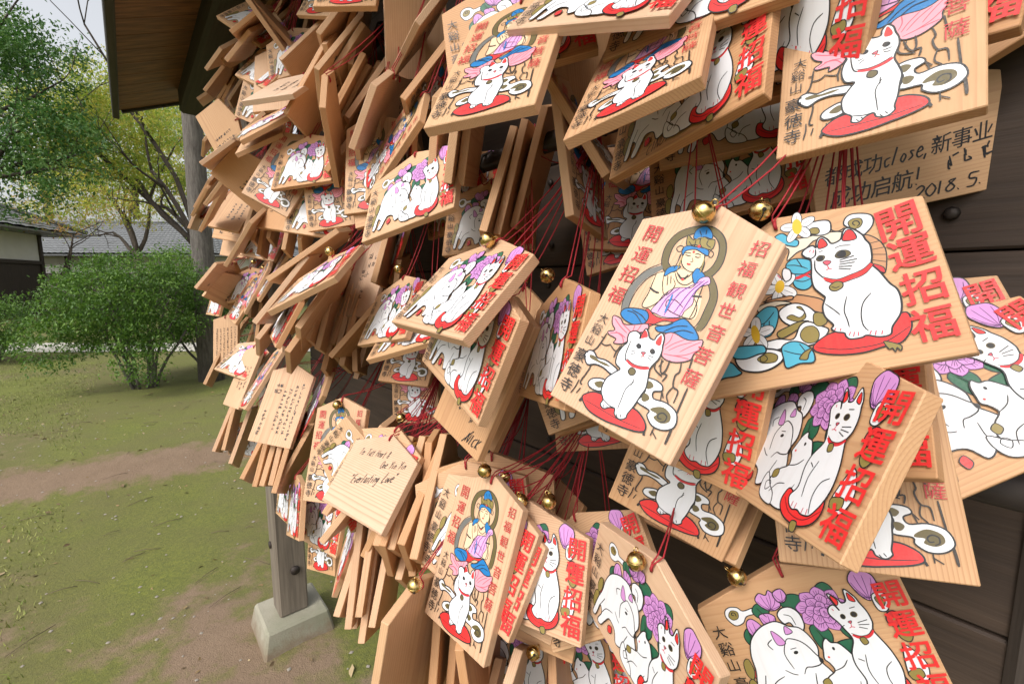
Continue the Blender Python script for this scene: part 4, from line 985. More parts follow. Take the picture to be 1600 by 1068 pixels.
('Q3','V','X',(-0.2076,-0.1777,-0.6443),(0.6737,0.1367,0.6810,-0.2526),(-0.0278, 0.0867, 0.0075),0.35),
('Q4','V','X',(-0.1098,-0.2253,-0.6065),(0.7990,0.2083,0.5555,-0.0985),None,0.5),
('B0','V','X',(-0.0507,-0.3241,-0.5152),(0.7510,-0.0594,0.6505,-0.0962),None,0.8),
('B1','V','K',(0.0077,-0.3549,-0.4976),(0.9857,-0.0518,-0.1602,-0.0067),None,0.47),
('B2','V','C',(0.0652,-0.3517,-0.4959),(0.9616,-0.0689,-0.2582,0.0625),None,0.81),
('B3','V','X',(0.0586,-0.3301,-0.4959),(0.7608,-0.2879,0.5390,-0.2187),None,0.85),
('B4','V','K',(0.1129,-0.3456,-0.4944),(0.9728,-0.1093,-0.2009,0.0359),None,0.99),
('B5','V','X',(-0.0107,-0.3078,-0.5040),(0.7748,-0.0481,0.6239,-0.0905),None,0.9),
('B6','V','X',(-0.0702,-0.3013,-0.5049),(0.7202,-0.0697,0.6835,-0.0967),None,0.7),
('B7','V','C',(-0.0049,-0.3471,-0.4979),(0.9833,0.0056,-0.1792,-0.0306),None,0.46),
('Ru0','H','X',(-0.2649,0.4677,-0.7745),(0.5872,0.2114,0.7606,-0.1789),None,0.33),
('Ru1','V','X',(-0.3812,0.4177,-0.8808),(0.5745,0.0598,0.8147,-0.0512),None,0.48),
('Ru2','V','X',(-0.2537,0.5091,-0.7723),(0.5944,0.0760,0.7977,-0.0679),None,0.24),
('Ru3','H','X',(-0.2926,0.4145,-0.9006),(0.5966,0.2269,0.7460,-0.1898),None,0.61),
('Ru4','H','X',(-0.2804,0.3101,-0.7726),(0.5426,0.2613,0.7763,-0.1863),None,0.63),
('Ru5','H','X',(-0.5033,0.7916,-1.1591),(0.6058,0.0816,0.7871,-0.0827),None,0.49),
('Ru6','H','X',(-0.8938,0.8762,-1.6010),(0.4782,0.1882,0.8505,-0.1123),None,0.22),
('Ru7','V','X',(-0.5685,0.3898,-1.1224),(0.5511,0.0410,0.8328,-0.0333),None,0.65),
('Ru8','V','X',(-0.3756,0.6382,-0.9484),(0.5943,0.1500,0.7785,-0.1349),None,0.52),
('Ru9','H','X',(-0.9251,0.8156,-1.5000),(0.4801,0.1929,0.8477,-0.1173),None,0.71),
('Ru10','V','X',(-0.8965,0.8685,-1.5000),(0.4745,0.2041,0.8474,-0.1227),None,0.29),
('Ru11','V','X',(-0.8765,1.0656,-1.5000),(0.5341,0.0856,0.8376,-0.0766),None,0.53),
('Ru12','V','X',(-0.2374,0.4194,-0.7658),(0.5147,0.2473,0.8044,-0.1640),None,0.24),
('Ru13','V','X',(-0.9494,1.0129,-1.5000),(0.5165,0.1674,0.8303,-0.1255),None,0.26),
('Ru14','H','X',(-0.4053,0.6406,-1.0329),(0.5793,0.0672,0.8101,-0.0596),None,0.44),
('Ru15','V','X',(-0.8683,0.6288,-1.5891),(0.5688,0.1580,0.7980,-0.1212),None,0.62),
('Ru16','V','X',(-0.2077,0.4236,-0.7772),(0.6530,0.1383,0.7328,-0.1324),None,0.41),
('Ru17','V','X',(-0.3338,0.4731,-0.9229),(0.4971,0.3106,0.7849,-0.2008),None,0.71),
('Ru18','H','X',(-0.3774,0.6427,-0.9919),(0.5296,0.2322,0.7982,-0.1688),None,0.73),
('Ru19','H','X',(-0.9225,0.7166,-1.5497),(0.5039,0.0947,0.8562,-0.0633),None,0.6),
('Ru20','H','X',(-0.4693,0.6485,-1.1102),(0.4622,0.3203,0.8053,-0.1877),None,0.66),
('Ru21','V','X',(-0.5001,0.4670,-1.0986),(0.5233,0.1674,0.8282,-0.1105),None,0.22),
('Ru22','H','X',(-0.3204,0.3852,-0.9223),(0.6077,0.1367,0.7737,-0.1158),None,0.25),
('Ru23','H','X',(-0.9347,0.6420,-1.5000),(0.4855,0.2120,0.8387,-0.1261),None,0.62),
('Ru24','H','X',(-0.6223,0.6569,-1.1973),(0.5966,0.0565,0.7983,-0.0604),None,0.63),
('Ru25','H','X',(-0.6360,0.8988,-1.2976),(0.5384,0.1058,0.8316,-0.0857),None,0.44),
('Ru26','V','X',(-0.5086,0.6670,-1.1241),(0.4763,0.3300,0.7891,-0.2039),None,0.66),
('Ru27','V','X',(-0.4418,0.5548,-0.9960),(0.6081,0.0534,0.7901,-0.0562),None,0.35),
('Ru28','V','X',(-0.8669,1.0943,-1.5064),(0.5288,0.1385,0.8298,-0.1125),None,0.58),
('Ru29','H','X',(-0.2810,0.4300,-0.8264),(0.6241,0.0562,0.7774,-0.0551),None,0.44),
('Ru30','V','X',(-0.3207,0.6423,-0.8913),(0.5758,0.1552,0.7916,-0.1332),None,0.52),
('Ru31','V','X',(-0.5812,0.4452,-1.1736),(0.5136,0.3128,0.7718,-0.2066),None,0.27),
('Ru32','H','X',(-0.2994,0.5319,-0.7888),(0.5468,0.2476,0.7763,-0.1925),None,0.34),
('Ru33','H','X',(-0.2854,0.5471,-0.8252),(0.5697,0.1137,0.8086,-0.0928),None,0.55),
('Rm0','V','X',(-0.9072,0.0077,-1.5000),(0.5415,0.2122,0.8017,-0.1378),None,0.6),
('Rm1','H','X',(-0.4373,0.1421,-1.0237),(0.6179,0.1369,0.7663,-0.1107),None,0.22),
('Rm2','V','X',(-0.3281,0.0715,-0.9173),(0.5991,0.3032,0.6944,-0.2589),None,0.23),
('Rm3','V','X',(-0.3526,0.1552,-0.8726),(0.6597,0.0780,0.7440,-0.0719),None,0.5),
('Rm4','V','X',(-0.4532,0.1202,-1.0249),(0.6106,0.2323,0.7329,-0.1901),None,0.36),
('Rm5','V','X',(-0.2558,0.0005,-0.8345),(0.6435,0.1077,0.7523,-0.0914),None,0.22),
('Rm6','V','X',(-0.1767,0.0609,-0.7432),(0.7156,0.0456,0.6955,-0.0465),None,0.6),
('Rm7','V','X',(-0.3107,0.0956,-0.8804),(0.6126,0.1558,0.7648,-0.1246),None,0.56),
('Rm8','V','X',(-0.3916,0.0715,-0.9184),(0.5831,0.2572,0.7447,-0.1981),None,0.23),
('Rm9','V','X',(-0.9188,0.1814,-1.5000),(0.5859,0.2778,0.7313,-0.2117),None,0.72),
('Rm10','V','X',(-0.2353,0.1477,-0.8393),(0.6391,0.1743,0.7334,-0.1529),None,0.26),
('Rm11','H','X',(-0.7664,0.1125,-1.3819),(0.6251,0.0333,0.7793,-0.0291),None,0.34),
('Rm12','V','X',(-0.7630,0.1927,-1.3712),(0.5697,0.2895,0.7385,-0.2152),None,0.67),
('Rm13','V','X',(-0.6766,0.0385,-1.2405),(0.6012,0.0537,0.7963,-0.0400),None,0.64),
('Rm14','V','X',(-0.9609,0.0132,-1.6921),(0.5968,0.1395,0.7837,-0.1006),None,0.7),
('Rm15','V','X',(-0.3445,0.0481,-0.8511),(0.5935,0.1901,0.7685,-0.1449),None,0.26),
('Rm16','H','X',(-0.6852,0.2271,-1.3422),(0.5921,0.2226,0.7555,-0.1706),None,0.6),
('Rm17','H','X',(-0.6985,0.0658,-1.3183),(0.5651,0.1822,0.7947,-0.1258),None,0.31),
('Rm18','H','X',(-0.1931,0.1265,-0.7315),(0.6731,0.0958,0.7277,-0.0901),None,0.51),
('Rm19','V','X',(-0.2955,0.1498,-0.9119),(0.6207,0.2374,0.7187,-0.2044),None,0.2),
('Rm20','V','X',(-0.2307,0.0247,-0.7371),(0.6599,0.2490,0.6644,-0.2471),None,0.65),
('Rm21','V','X',(-0.4875,0.1090,-1.0652),(0.6362,0.2408,0.7008,-0.2150),None,0.33),
('Y0','H','C',(-0.0894,0.2099,-0.6911),(0.9338,-0.0004,-0.3555,0.0396),None,0.86),
('Y1','V','K',(-0.0521,0.1994,-0.7123),(0.9085,-0.0541,-0.4108,0.0536),None,0.89),
('Y2','H','C',(-0.0624,0.2248,-0.6829),(0.9380,-0.0253,-0.3443,0.0304),None,0.9),
('Y3','V','K',(0.1186,0.1512,-0.5271),(0.9503,-0.0893,-0.2874,0.0790),None,0.87),
('Y4','V','K',(0.1383,0.1618,-0.4916),(0.9396,-0.0729,-0.3153,-0.1119),None,0.98),
('Y5','H','C',(0.1881,0.1505,-0.4053),(0.9446,-0.1018,-0.3113,0.0228),None,0.94),
]
LABELS = {
'K1':'large fresh plaque with seated deity and white cat print, topped by two gold bells',
'H1':'wide plaque with big white cat, blue leaves and white flowers, right of the deity plaque',
'H2':'tilted dog, cat and peony plaque with a shiny bell, left of the large deity plaque',
'K2':'seated deity and cat plaque with a bell, low in the centre beside red characters',
'JP':'pale plaque covered with vertical columns of small Japanese handwriting',
'EL':'bare plaque handwritten with Everlasting Love, turned like a diamond',
'H5':'dog, cat and peony plaque turned steeply clockwise with a gold bell, bottom row',
'H4':'large dog, cat and peony plaque at the bottom right corner of the pile',
'KTR':'large deity and cat plaque hanging over the Chinese handwritten plaque, top right',
'T1':'dog and cat plaque lapping over the left side of the top right deity plaque',
'W1':'tan plaque with black Chinese handwriting dated 2018.5.19, below the top right deity plaque',
'T6':'dog and cat plaque cut by the picture edge, right of the top right deity plaque',
'T7':'bare plaque behind the cut-off print in the top right corner',
'T2':'dog and cat plaque signed CINDY, above the dark gap over the gold bells',
'KT2':'deity and cat plaque tipped left in the top row, lapping over the CINDY plaque',
'T3':'dog and cat plaque whose lower edge crosses the top row, over the tipped deity plaque',
'T4':'pale dog and cat plaque seen almost flat at the very top of the pile',
'KT1':'deity and cat plaque tilted towards the sky, left end of the top row',
'T5':'dog and cat plaque half hidden between the two upper deity plaques',
'S1':'edge-on plaque, fourth from the left hanging under the sky-tilted deity plaque',
'S2':'edge-on plaque, fifth from the left hanging under the sky-tilted deity plaque',
'S3':'edge-on plaque, sixth from the left hanging under the sky-tilted deity plaque',
'S4':'edge-on plaque, first from the left hanging under the sky-tilted deity plaque',
'S5':'edge-on plaque, second from the left hanging under the sky-tilted deity plaque',
'S6':'edge-on plaque, third from the left hanging under the sky-tilted deity plaque',
'P1':'dark deity plaque seen from its left edge, hanging under the tipped top row deity plaque',
'P2':'shaded deity plaque just behind the dark one under the top row',
'P3':'hindmost shaded deity plaque under the signed CINDY plaque',
'P4':'narrow bare edge-on plaque dropping from behind the upper deity plaque towards the dark gap',
'H3':'dog, cat and peony plaque slanting below the big white cat plaque',
'C6':'dog and cat plaque tucked under the large deity plaque, its right characters showing',
'C7':'dog and cat plaque mostly hidden behind the slanting peony plaque under the big cat',
'K8':'deity and cat plaque hanging square behind the slanting peony plaque at the right',
'C9':'faded dog, cat and peony plaque cut by the right edge of the picture',
'C10':'dog and cat plaque peeping out above the faded one at the right edge',
'K5':'deity and cat plaque turned clockwise below the large deity plaque',
'K5b':'bare plaque pressed against the back of the clockwise-turned deity plaque',
'C11':'dog, cat and peony plaque in the bottom row between red characters and the steep one',
'C12':'peony plaque turned edgewise so only its red characters show, right of the lower deity plaque',
'C13':'bare plaque showing its lower edge under the bottom row peony plaque',
'C13b':'hindmost bare plaque under the bottom row peony plaque',
'C14':'peony plaque in shade behind the steeply turned one, only a top corner showing',
'C15':'dog and peony plaque leaning out from behind the left side of the lower deity plaque',
'C16':'dog and peony plaque further left, behind the one leaning from the lower deity plaque',
'P5':'bare plaque behind the bells and cords above the lower deity plaque',
'P6':'bare plaque in deep shade right of the hanging bells',
'P7':'deity and cat plaque in shade under the lower left corner of the large deity plaque',
'P8':'dog and cat plaque corner poking out just above the shaded low deity plaque',
'P9':'hindmost dog and cat plaque corner beside the dark gap left of the large deity plaque',
'CC3':'orange-toned peony and cat plaque behind the left side of the large deity plaque',
'H2b':'dog, cat and peony plaque directly under the tilted one with the shiny bell',
'NK':'bare plaque signed NICK below the dog and peony plaques',
'NK2':'bare plaque standing behind the right edge of the NICK plaque',
'H2d':'bare plaque sandwiched behind the two stacked peony plaques with a brass bell',
'D33':'dog, cat and peony plaque right of the vertically scribbled plaque',
'D34':'dog and cat plaque lying below the peony plaque beside the scribbled one',
'D35':'small deity and cat plaque with a bright red cushion, above the hanging bells',
'D36':'deity and cat plaque hanging straight down left of the NICK plaque',
'W2':'pale narrow plaque with large vertical scribbled handwriting',
'W2b':'peony plaque turned edge-on behind the scribbled narrow plaque',
'D20':'dog, cat and peony plaque lying back almost flat, left of the scribbled plaque',
'D17':'long edge-on plaque above the peony plaque that lies back almost flat',
'D19':'long edge-on plaque running down left of the peony plaque that lies almost flat',
'D22':'narrow dog and cat plaque turned edgewise in the fringe below the flat-lying peony plaque',
'F0':'edge-on plaque, third from the left in the fringe left of the scribbled narrow plaque',
'F1':'edge-on plaque, second from the left in the fringe left of the scribbled narrow plaque',
'F2':'edge-on plaque, fifth from the left in the fringe left of the scribbled narrow plaque',
'F3':'edge-on plaque, seventh from the left in the fringe left of the scribbled narrow plaque',
'F4':'edge-on plaque, eighth from the left in the fringe left of the scribbled narrow plaque',
'F5':'edge-on plaque, ninth from the left in the fringe left of the scribbled narrow plaque',
'F6':'edge-on plaque, sixth from the left in the fringe left of the scribbled narrow plaque',
'F7':'edge-on plaque, tenth from the left in the fringe left of the scribbled narrow plaque',
'F8':'edge-on plaque, eleventh from the left in the fringe left of the scribbled narrow plaque',
'F9':'edge-on plaque, twelfth from the left in the fringe left of the scribbled narrow plaque',
'F10':'edge-on plaque, first from the left in the fringe left of the scribbled narrow plaque',
'F11':'edge-on plaque, fourth from the left in the fringe left of the scribbled narrow plaque',
'I0':'edge-on plaque, first from the left in the long fringe hanging under Everlasting Love',
'I1':'edge-on plaque, second from the left in the long fringe hanging under Everlasting Love',
'I2':'edge-on plaque, third from the left in the long fringe hanging under Everlasting Love',
'I3':'edge-on plaque, fourth from the left in the long fringe hanging under Everlasting Love',
'I4':'edge-on plaque, fifth from the left in the long fringe hanging under Everlasting Love',
'I5':'edge-on plaque, sixth from the left in the long fringe hanging under Everlasting Love',
'I6':'edge-on plaque, seventh from the left in the long fringe hanging under Everlasting Love',
'I7':'edge-on plaque, first from the left in the short upper fringe under Everlasting Love',
'I8':'edge-on plaque, second from the left in the short upper fringe under Everlasting Love',
'I9':'edge-on plaque, third from the left in the short upper fringe under Everlasting Love',
'I10':'edge-on plaque, sixth from the left in the short upper fringe under Everlasting Love',
'I11':'edge-on plaque, eighth from the left in the short upper fringe under Everlasting Love',
'I12':'edge-on plaque, ninth from the left in the short upper fringe under Everlasting Love',
'I13':'edge-on plaque, fifth from the left in the short upper fringe under Everlasting Love',
'I14':'edge-on plaque, tenth from the left in the short upper fringe under Everlasting Love',
'I15':'edge-on plaque, fourth from the left in the short upper fringe under Everlasting Love',
'I16':'edge-on plaque, seventh from the left in the short upper fringe under Everlasting Love',
'I20':'peony plaque turned edge-on at the left end of the fringe under Everlasting Love',
'I21':'bare plaque seen from behind at the foot of the pile, first of the bent-edged four',
'I22':'bare plaque at the foot of the pile, second of the bent-edged four',
'I23':'bare plaque at the foot of the pile, third of the bent-edged four',
'I24':'bare plaque at the foot of the pile, last of the bent-edged four',
'I25':'edge-on bare plaque under the lower deity plaque, right of the bent-edged four',
'I26':'edge-on bare plaque leaning under the red-character plaque at the bottom',
'I27':'edge-on bare plaque left of the leaning one at the bottom',
'L1':'small dog and cat plaque seen narrow, hanging in front of the timber post',
'L1b':'narrow peony plaque right behind the small one in front of the post',
'L2':'dog, cat and peony plaque just right of the timber post, under Everlasting Love',
'L2b':'lowest deity and cat plaque beside the timber post',
'K3':'deity and cat plaque with a bell, left of Everlasting Love',
'K3b':'dog and peony plaque squeezed between Everlasting Love and the deity plaque on its left',
'ELb':'peony plaque corner showing below the lower left edge of Everlasting Love',
'L3':'long edge-on plaque slanting between the Japanese handwriting and the deity plaque with a bell',
'JPb':'peony plaque turned edge-on behind the right side of the Japanese handwriting',
'JPl':'dog and peony plaque at the left side of the Japanese handwriting plaque',
'J0':'edge-on plaque, fifth from the left in the fringe round the Japanese handwriting',
'J1':'edge-on plaque, seventh from the left in the fringe round the Japanese handwriting',
'J2':'edge-on plaque, eighth from the left in the fringe round the Japanese handwriting',
'J3':'edge-on plaque, sixth from the left in the fringe round the Japanese handwriting',
'J4':'edge-on plaque, second from the left in the fringe round the Japanese handwriting',
'J5':'edge-on plaque, third from the left in the fringe round the Japanese handwriting',
'J6':'edge-on plaque, first from the left in the fringe round the Japanese handwriting',
'J7':'edge-on plaque, fourth from the left in the fringe round the Japanese handwriting',
'J8':'edge-on plaque, ninth from the left in the fringe round the Japanese handwriting',
'DOG2':'small bright dog and peony plaque up left of the Japanese handwriting',
'W3':'bare plaque with long vertical lines of pen writing, near the grey trunk',
'W4':'small bare plaque with faint writing below the far left dog plaque',
'D23':'deity plaque turned edge-on between the far left dog plaque and the Japanese handwriting',
'D24':'tiny dog and cat plaque at the far left beside the bush',
'D14':'dog and peony plaque at the left end of the middle row, facing the garden',
'D15':'deity and cat plaque overlapping the peony plaque at the middle row left end',
'D16':'deity plaque turned nearly edge-on, first right of the middle row left end pair',
'D18':'deity plaque turned nearly edge-on under the long edge-on plaque of the middle row',
'D13a':'edge-on bare plaque at the left tip of the middle row, over the bush',
'D13b':'second edge-on bare plaque from the left tip of the middle row',
'D13c':'darker scribbled plaque under the two edge-on ones at the middle row left tip',
'A1':'dog and peony plaque at the very top left of the pile, against the roof',
'A2':'edge-on plaque, first from the top down the upper left edge of the pile',
'A3':'edge-on plaque, second from the top down the upper left edge of the pile',
'A4':'edge-on plaque, third from the top down the upper left edge of the pile',
'A5':'edge-on plaque, fourth from the top down the upper left edge of the pile',
'A6':'edge-on plaque, fifth from the top down the upper left edge of the pile',
'A7':'edge-on plaque, sixth from the top down the upper left edge of the pile',
'A8':'edge-on plaque, seventh from the top down the upper left edge of the pile',
'A9':'edge-on plaque, eighth from the top down the upper left edge of the pile',
'A10':'edge-on plaque, ninth from the top down the upper left edge of the pile',
'A11':'dog and peony plaque facing up, halfway down the upper left flank of the pile',
'A12':'dog and peony plaque hanging straight, right of the upturned one on the upper left flank',
'A13':'edge-on plaque slanting down to the right, first of the crossed pair at top left',
'A13b':'edge-on plaque slanting down to the right, second of the crossed pair at top left',
'A14':'edge-on plaque at the top left under the picture edge, leftmost of four',
'A14b':'edge-on plaque at the top left under the picture edge, second of four',
'A14c':'dog and cat plaque tipped sideways at the top left, third of four under the edge',
'A14d':'edge-on plaque at the top left under the picture edge, rightmost of four',
'A15':'deity and cat plaque with red cushion behind the flat one at the top left centre',
'A16':'deity plaque lying nearly flat at the top edge, left of the tall board',
'A17':'large bare board with a scrawled letter, tipped to the right at upper left',
'A18':'large bare board with black scribbles, right of the scrawled letter board',
'A19':'short edge-on plaque between the two large tipped boards at upper left',
'A19b':'edge-on plaque below the scrawled letter board',
'A20':'edge-on plaque, first right of the large scribbled board at upper left',
'A21':'edge-on plaque, second right of the large scribbled board at upper left',
'A22':'scribbled edge-on plaque, third right of the large scribbled board at upper left',
'A23':'edge-on plaque, fourth right of the large scribbled board, its bare face in view below',
'A24':'short edge-on plaque low in the stack right of the large scribbled board',
'A25':'edge-on plaque hanging straight down beside the stack right of the scribbled board',
'A26':'house-shaped scribbled plaque standing upright left of the sky-tilted deity plaque',
'A27':'pale deity plaque turned edge-on, slanting down below the upright scribbled plaque',
'A28':'dark edge-on plaque slanting under the left corner of the sky-tilted deity plaque',
'A29':'deity plaque in shade behind the left edge of the sky-tilted deity plaque',
'A31':'tall bare board at the top centre, left of the upper deity plaques',
'A32':'scribbled plaque leaning against the tall bare board at the top centre',
'C1':'scribbled bare plaque on the upper left flank beside the grey trunk',
'C2':'edge-on plaque, first from the top on the flank right of the grey trunk',
'C3':'edge-on plaque, second from the top on the flank right of the grey trunk',
'C4':'pale scribbled plaque lying flat like a shelf on the upper left flank',
'C5':'dog and cat plaque in shade left of the flat shelf-like plaque',
'C6b':'small white scribbled plaque under the flat shelf-like plaque',
'C7b':'dark scribbled plaque right of the small white one under the shelf-like plaque',
'C8':'edge-on plaque, third from the top on the flank right of the grey trunk',
'C9b':'peony plaque lying back with its lower edge towards the garden, under the shelf-like plaque',
'C10b':'bare plaque directly under the laid-back peony plaque of the upper left flank',
'C11b':'large bare board tipped right, below the scrawled letter board',
'C12b':'edge-on plaque, fourth from the top on the flank right of the grey trunk',
'C13c':'scribbled bare plaque low on the upper left flank, above the middle row',
'C14a':'edge-on plaque, fifth from the top on the flank right of the grey trunk',
'C14bb':'edge-on plaque, sixth from the top on the flank right of the grey trunk',
'C15b':'dog, cat and peony plaque facing out at the foot of the upper left stack',
'C16b':'deity and cat plaque with red cushion below the outward-facing peony plaque, upper left',
'D1':'tiny dog and peony plaque at the left tip of the upper rows, against the trunk',
'D2':'edge-on plaque, eleventh from the top on the flank right of the grey trunk',
'D3':'pale bare plaque with faint writing at the left, next to the tiny peony plaque',
'D4':'scribbled plaque turned sideways right of the pale faintly written one at left',
'D5':'bare plaque turned sideways, second right of the pale faintly written one at left',
'D6':'edge-on plaque, twelfth from the top on the flank right of the grey trunk',
'D7':'bare plaque tilted up under the deity plaque with red cushion, upper left',
'D8':'dog and cat plaque in deep shade right of the tilted bare plaque',
'D9':'deity plaque in deep shade above the long edge-on plaque of the middle row',
'D9b':'deity plaque with dark cushion under the slanting edge-on one, centre left',
'D9c':'bare plaque under the deity plaque with dark cushion, centre left',
'D9d':'peony plaque hanging narrow and straight, right of the dark cushion deity plaque',
'D9e':'dog and cat plaque in shade under the stack left of the shiny bell',
'G0':'edge-on plaque, first from the left hanging above the middle row bells',
'G1':'edge-on plaque, second from the left hanging above the middle row bells',
'G2':'edge-on plaque, third from the left hanging above the middle row bells',
'G3':'edge-on plaque, fourth from the left hanging above the middle row bells',
'G4':'edge-on plaque, fifth from the left hanging above the middle row bells',
'G5':'edge-on plaque, sixth from the left hanging above the middle row bells',
'D11':'small bare plaque wrapped round the pile at the left end under the upper rows',
'D11b':'lower small bare plaque at the left end under the upper rows',
'D12':'small dog and cat plaque just above the bells of the middle row left end',
'C20':'edge-on plaque, seventh from the top on the flank right of the grey trunk',
'C21':'edge-on plaque, eighth from the top on the flank right of the grey trunk',
'C22':'edge-on plaque, ninth from the top on the flank right of the grey trunk',
'C23':'edge-on plaque, tenth from the top on the flank right of the grey trunk',
'X1':'deity plaque deep in the dark gap above the large deity plaque',
'X2':'dog plaque in the dark gap under the CINDY plaque, rear one of a pair',
'X3':'dog plaque in the dark gap under the CINDY plaque, front one of a pair',
'X4':'dog and peony plaque in the dark behind the shiny bell',
'Q0':'edge-on plaque, third from the left among the bells right of Everlasting Love',
'Q1':'edge-on plaque, fourth from the left among the bells right of Everlasting Love',
'Q2':'edge-on plaque, second from the left among the bells right of Everlasting Love',
'Q3':'edge-on plaque, first from the left among the bells right of Everlasting Love',
'Q4':'edge-on plaque, fifth from the left among the bells right of Everlasting Love',
'B0':'shaded plaque, first from the left deep under the bottom row peony plaque',
'B1':'shaded plaque, second from the left deep under the bottom row peony plaque',
'B2':'shaded plaque, third from the left deep under the bottom row peony plaque',
'B3':'shaded plaque, fourth from the left deep under the bottom row peony plaque',
'B4':'shaded plaque, fifth from the left deep under the bottom row peony plaque',
'B5':'shaded plaque, sixth from the left deep under the bottom row peony plaque',
'B6':'shaded plaque, seventh from the left deep under the bottom row peony plaque',
'B7':'shaded plaque, eighth from the left deep under the bottom row peony plaque',
'Ru0':'bare plaque wedged edge-on deep in the upper left stack, mostly hidden by others',
'Ru1':'bare plaque wedged edge-on deep in the upper left stack, mostly hidden by others',
'Ru2':'bare plaque wedged edge-on deep in the upper left stack, mostly hidden by others',
'Ru3':'bare plaque wedged edge-on deep in the upper left stack, mostly hidden by others',
'Ru4':'bare plaque wedged edge-on deep in the upper left stack, mostly hidden by others',
'Ru5':'bare plaque wedged edge-on deep in the upper left stack, mostly hidden by others',
'Ru6':'bare plaque wedged edge-on deep in the upper left stack, mostly hidden by others',
'Ru7':'bare plaque wedged edge-on deep in the upper left stack, mostly hidden by others',
'Ru8':'bare plaque wedged edge-on deep in the upper left stack, mostly hidden by others',
'Ru9':'bare plaque wedged edge-on deep in the upper left stack, mostly hidden by others',
'Ru10':'bare plaque wedged edge-on deep in the upper left stack, mostly hidden by others',
'Ru11':'bare plaque wedged edge-on deep in the upper left stack, mostly hidden by others',
'Ru12':'bare plaque wedged edge-on deep in the upper left stack, mostly hidden by others',
'Ru13':'bare plaque wedged edge-on deep in the upper left stack, mostly hidden by others',
'Ru14':'bare plaque wedged edge-on deep in the upper left stack, mostly hidden by others',
'Ru15':'bare plaque wedged edge-on deep in the upper left stack, mostly hidden by others',
'Ru16':'bare plaque wedged edge-on deep in the upper left stack, mostly hidden by others',
'Ru17':'bare plaque wedged edge-on deep in the upper left stack, mostly hidden by others',
'Ru18':'bare plaque wedged edge-on deep in the upper left stack, mostly hidden by others',
'Ru19':'bare plaque wedged edge-on deep in the upper left stack, mostly hidden by others',
'Ru20':'bare plaque wedged edge-on deep in the upper left stack, mostly hidden by others',
'Ru21':'bare plaque wedged edge-on deep in the upper left stack, mostly hidden by others',
'Ru22':'bare plaque wedged edge-on deep in the upper left stack, mostly hidden by others',
'Ru23':'bare plaque wedged edge-on deep in the upper left stack, mostly hidden by others',
'Ru24':'bare plaque wedged edge-on deep in the upper left stack, mostly hidden by others',
'Ru25':'bare plaque wedged edge-on deep in the upper left stack, mostly hidden by others',
'Ru26':'bare plaque wedged edge-on deep in the upper left stack, mostly hidden by others',
'Ru27':'bare plaque wedged edge-on deep in the upper left stack, mostly hidden by others',
'Ru28':'bare plaque wedged edge-on deep in the upper left stack, mostly hidden by others',
'Ru29':'bare plaque wedged edge-on deep in the upper left stack, mostly hidden by others',
'Ru30':'bare plaque wedged edge-on deep in the upper left stack, mostly hidden by others',
'Ru31':'bare plaque wedged edge-on deep in the upper left stack, mostly hidden by others',
'Ru32':'bare plaque wedged edge-on deep in the upper left stack, mostly hidden by others',
'Ru33':'bare plaque wedged edge-on deep in the upper left stack, mostly hidden by others',
'Rm0':'bare plaque wedged edge-on deep in the middle row on the left, mostly hidden by others',
'Rm1':'bare plaque wedged edge-on deep in the middle row on the left, mostly hidden by others',
'Rm2':'bare plaque wedged edge-on deep in the middle row on the left, mostly hidden by others',
'Rm3':'bare plaque wedged edge-on deep in the middle row on the left, mostly hidden by others',
'Rm4':'bare plaque wedged edge-on deep in the middle row on the left, mostly hidden by others',
'Rm5':'bare plaque wedged edge-on deep in the middle row on the left, mostly hidden by others',
'Rm6':'bare plaque wedged edge-on deep in the middle row on the left, mostly hidden by others',
'Rm7':'bare plaque wedged edge-on deep in the middle row on the left, mostly hidden by others',
'Rm8':'bare plaque wedged edge-on deep in the middle row on the left, mostly hidden by others',
'Rm9':'bare plaque wedged edge-on deep in the middle row on the left, mostly hidden by others',
'Rm10':'bare plaque wedged edge-on deep in the middle row on the left, mostly hidden by others',
'Rm11':'bare plaque wedged edge-on deep in the middle row on the left, mostly hidden by others',
'Rm12':'bare plaque wedged edge-on deep in the middle row on the left, mostly hidden by others',
'Rm13':'bare plaque wedged edge-on deep in the middle row on the left, mostly hidden by others',
'Rm14':'bare plaque wedged edge-on deep in the middle row on the left, mostly hidden by others',
'Rm15':'bare plaque wedged edge-on deep in the middle row on the left, mostly hidden by others',
'Rm16':'bare plaque wedged edge-on deep in the middle row on the left, mostly hidden by others',
'Rm17':'bare plaque wedged edge-on deep in the middle row on the left, mostly hidden by others',
'Rm18':'bare plaque wedged edge-on deep in the middle row on the left, mostly hidden by others',
'Rm19':'bare plaque wedged edge-on deep in the middle row on the left, mostly hidden by others',
'Rm20':'bare plaque wedged edge-on deep in the middle row on the left, mostly hidden by others',
'Rm21':'bare plaque wedged edge-on deep in the middle row on the left, mostly hidden by others',
'Y0':'printed plaque hanging in deep shade close to the back boards, half hidden among red cords',
'Y1':'printed plaque hanging in deep shade close to the back boards, half hidden among red cords',
'Y2':'printed plaque hanging in deep shade close to the back boards, half hidden among red cords',
'Y3':'printed plaque hanging in deep shade close to the back boards, half hidden among red cords',
'Y4':'printed plaque hanging in deep shade close to the back boards, half hidden among red cords',
'Y5':'printed plaque hanging in deep shade close to the back boards, half hidden among red cords',
}
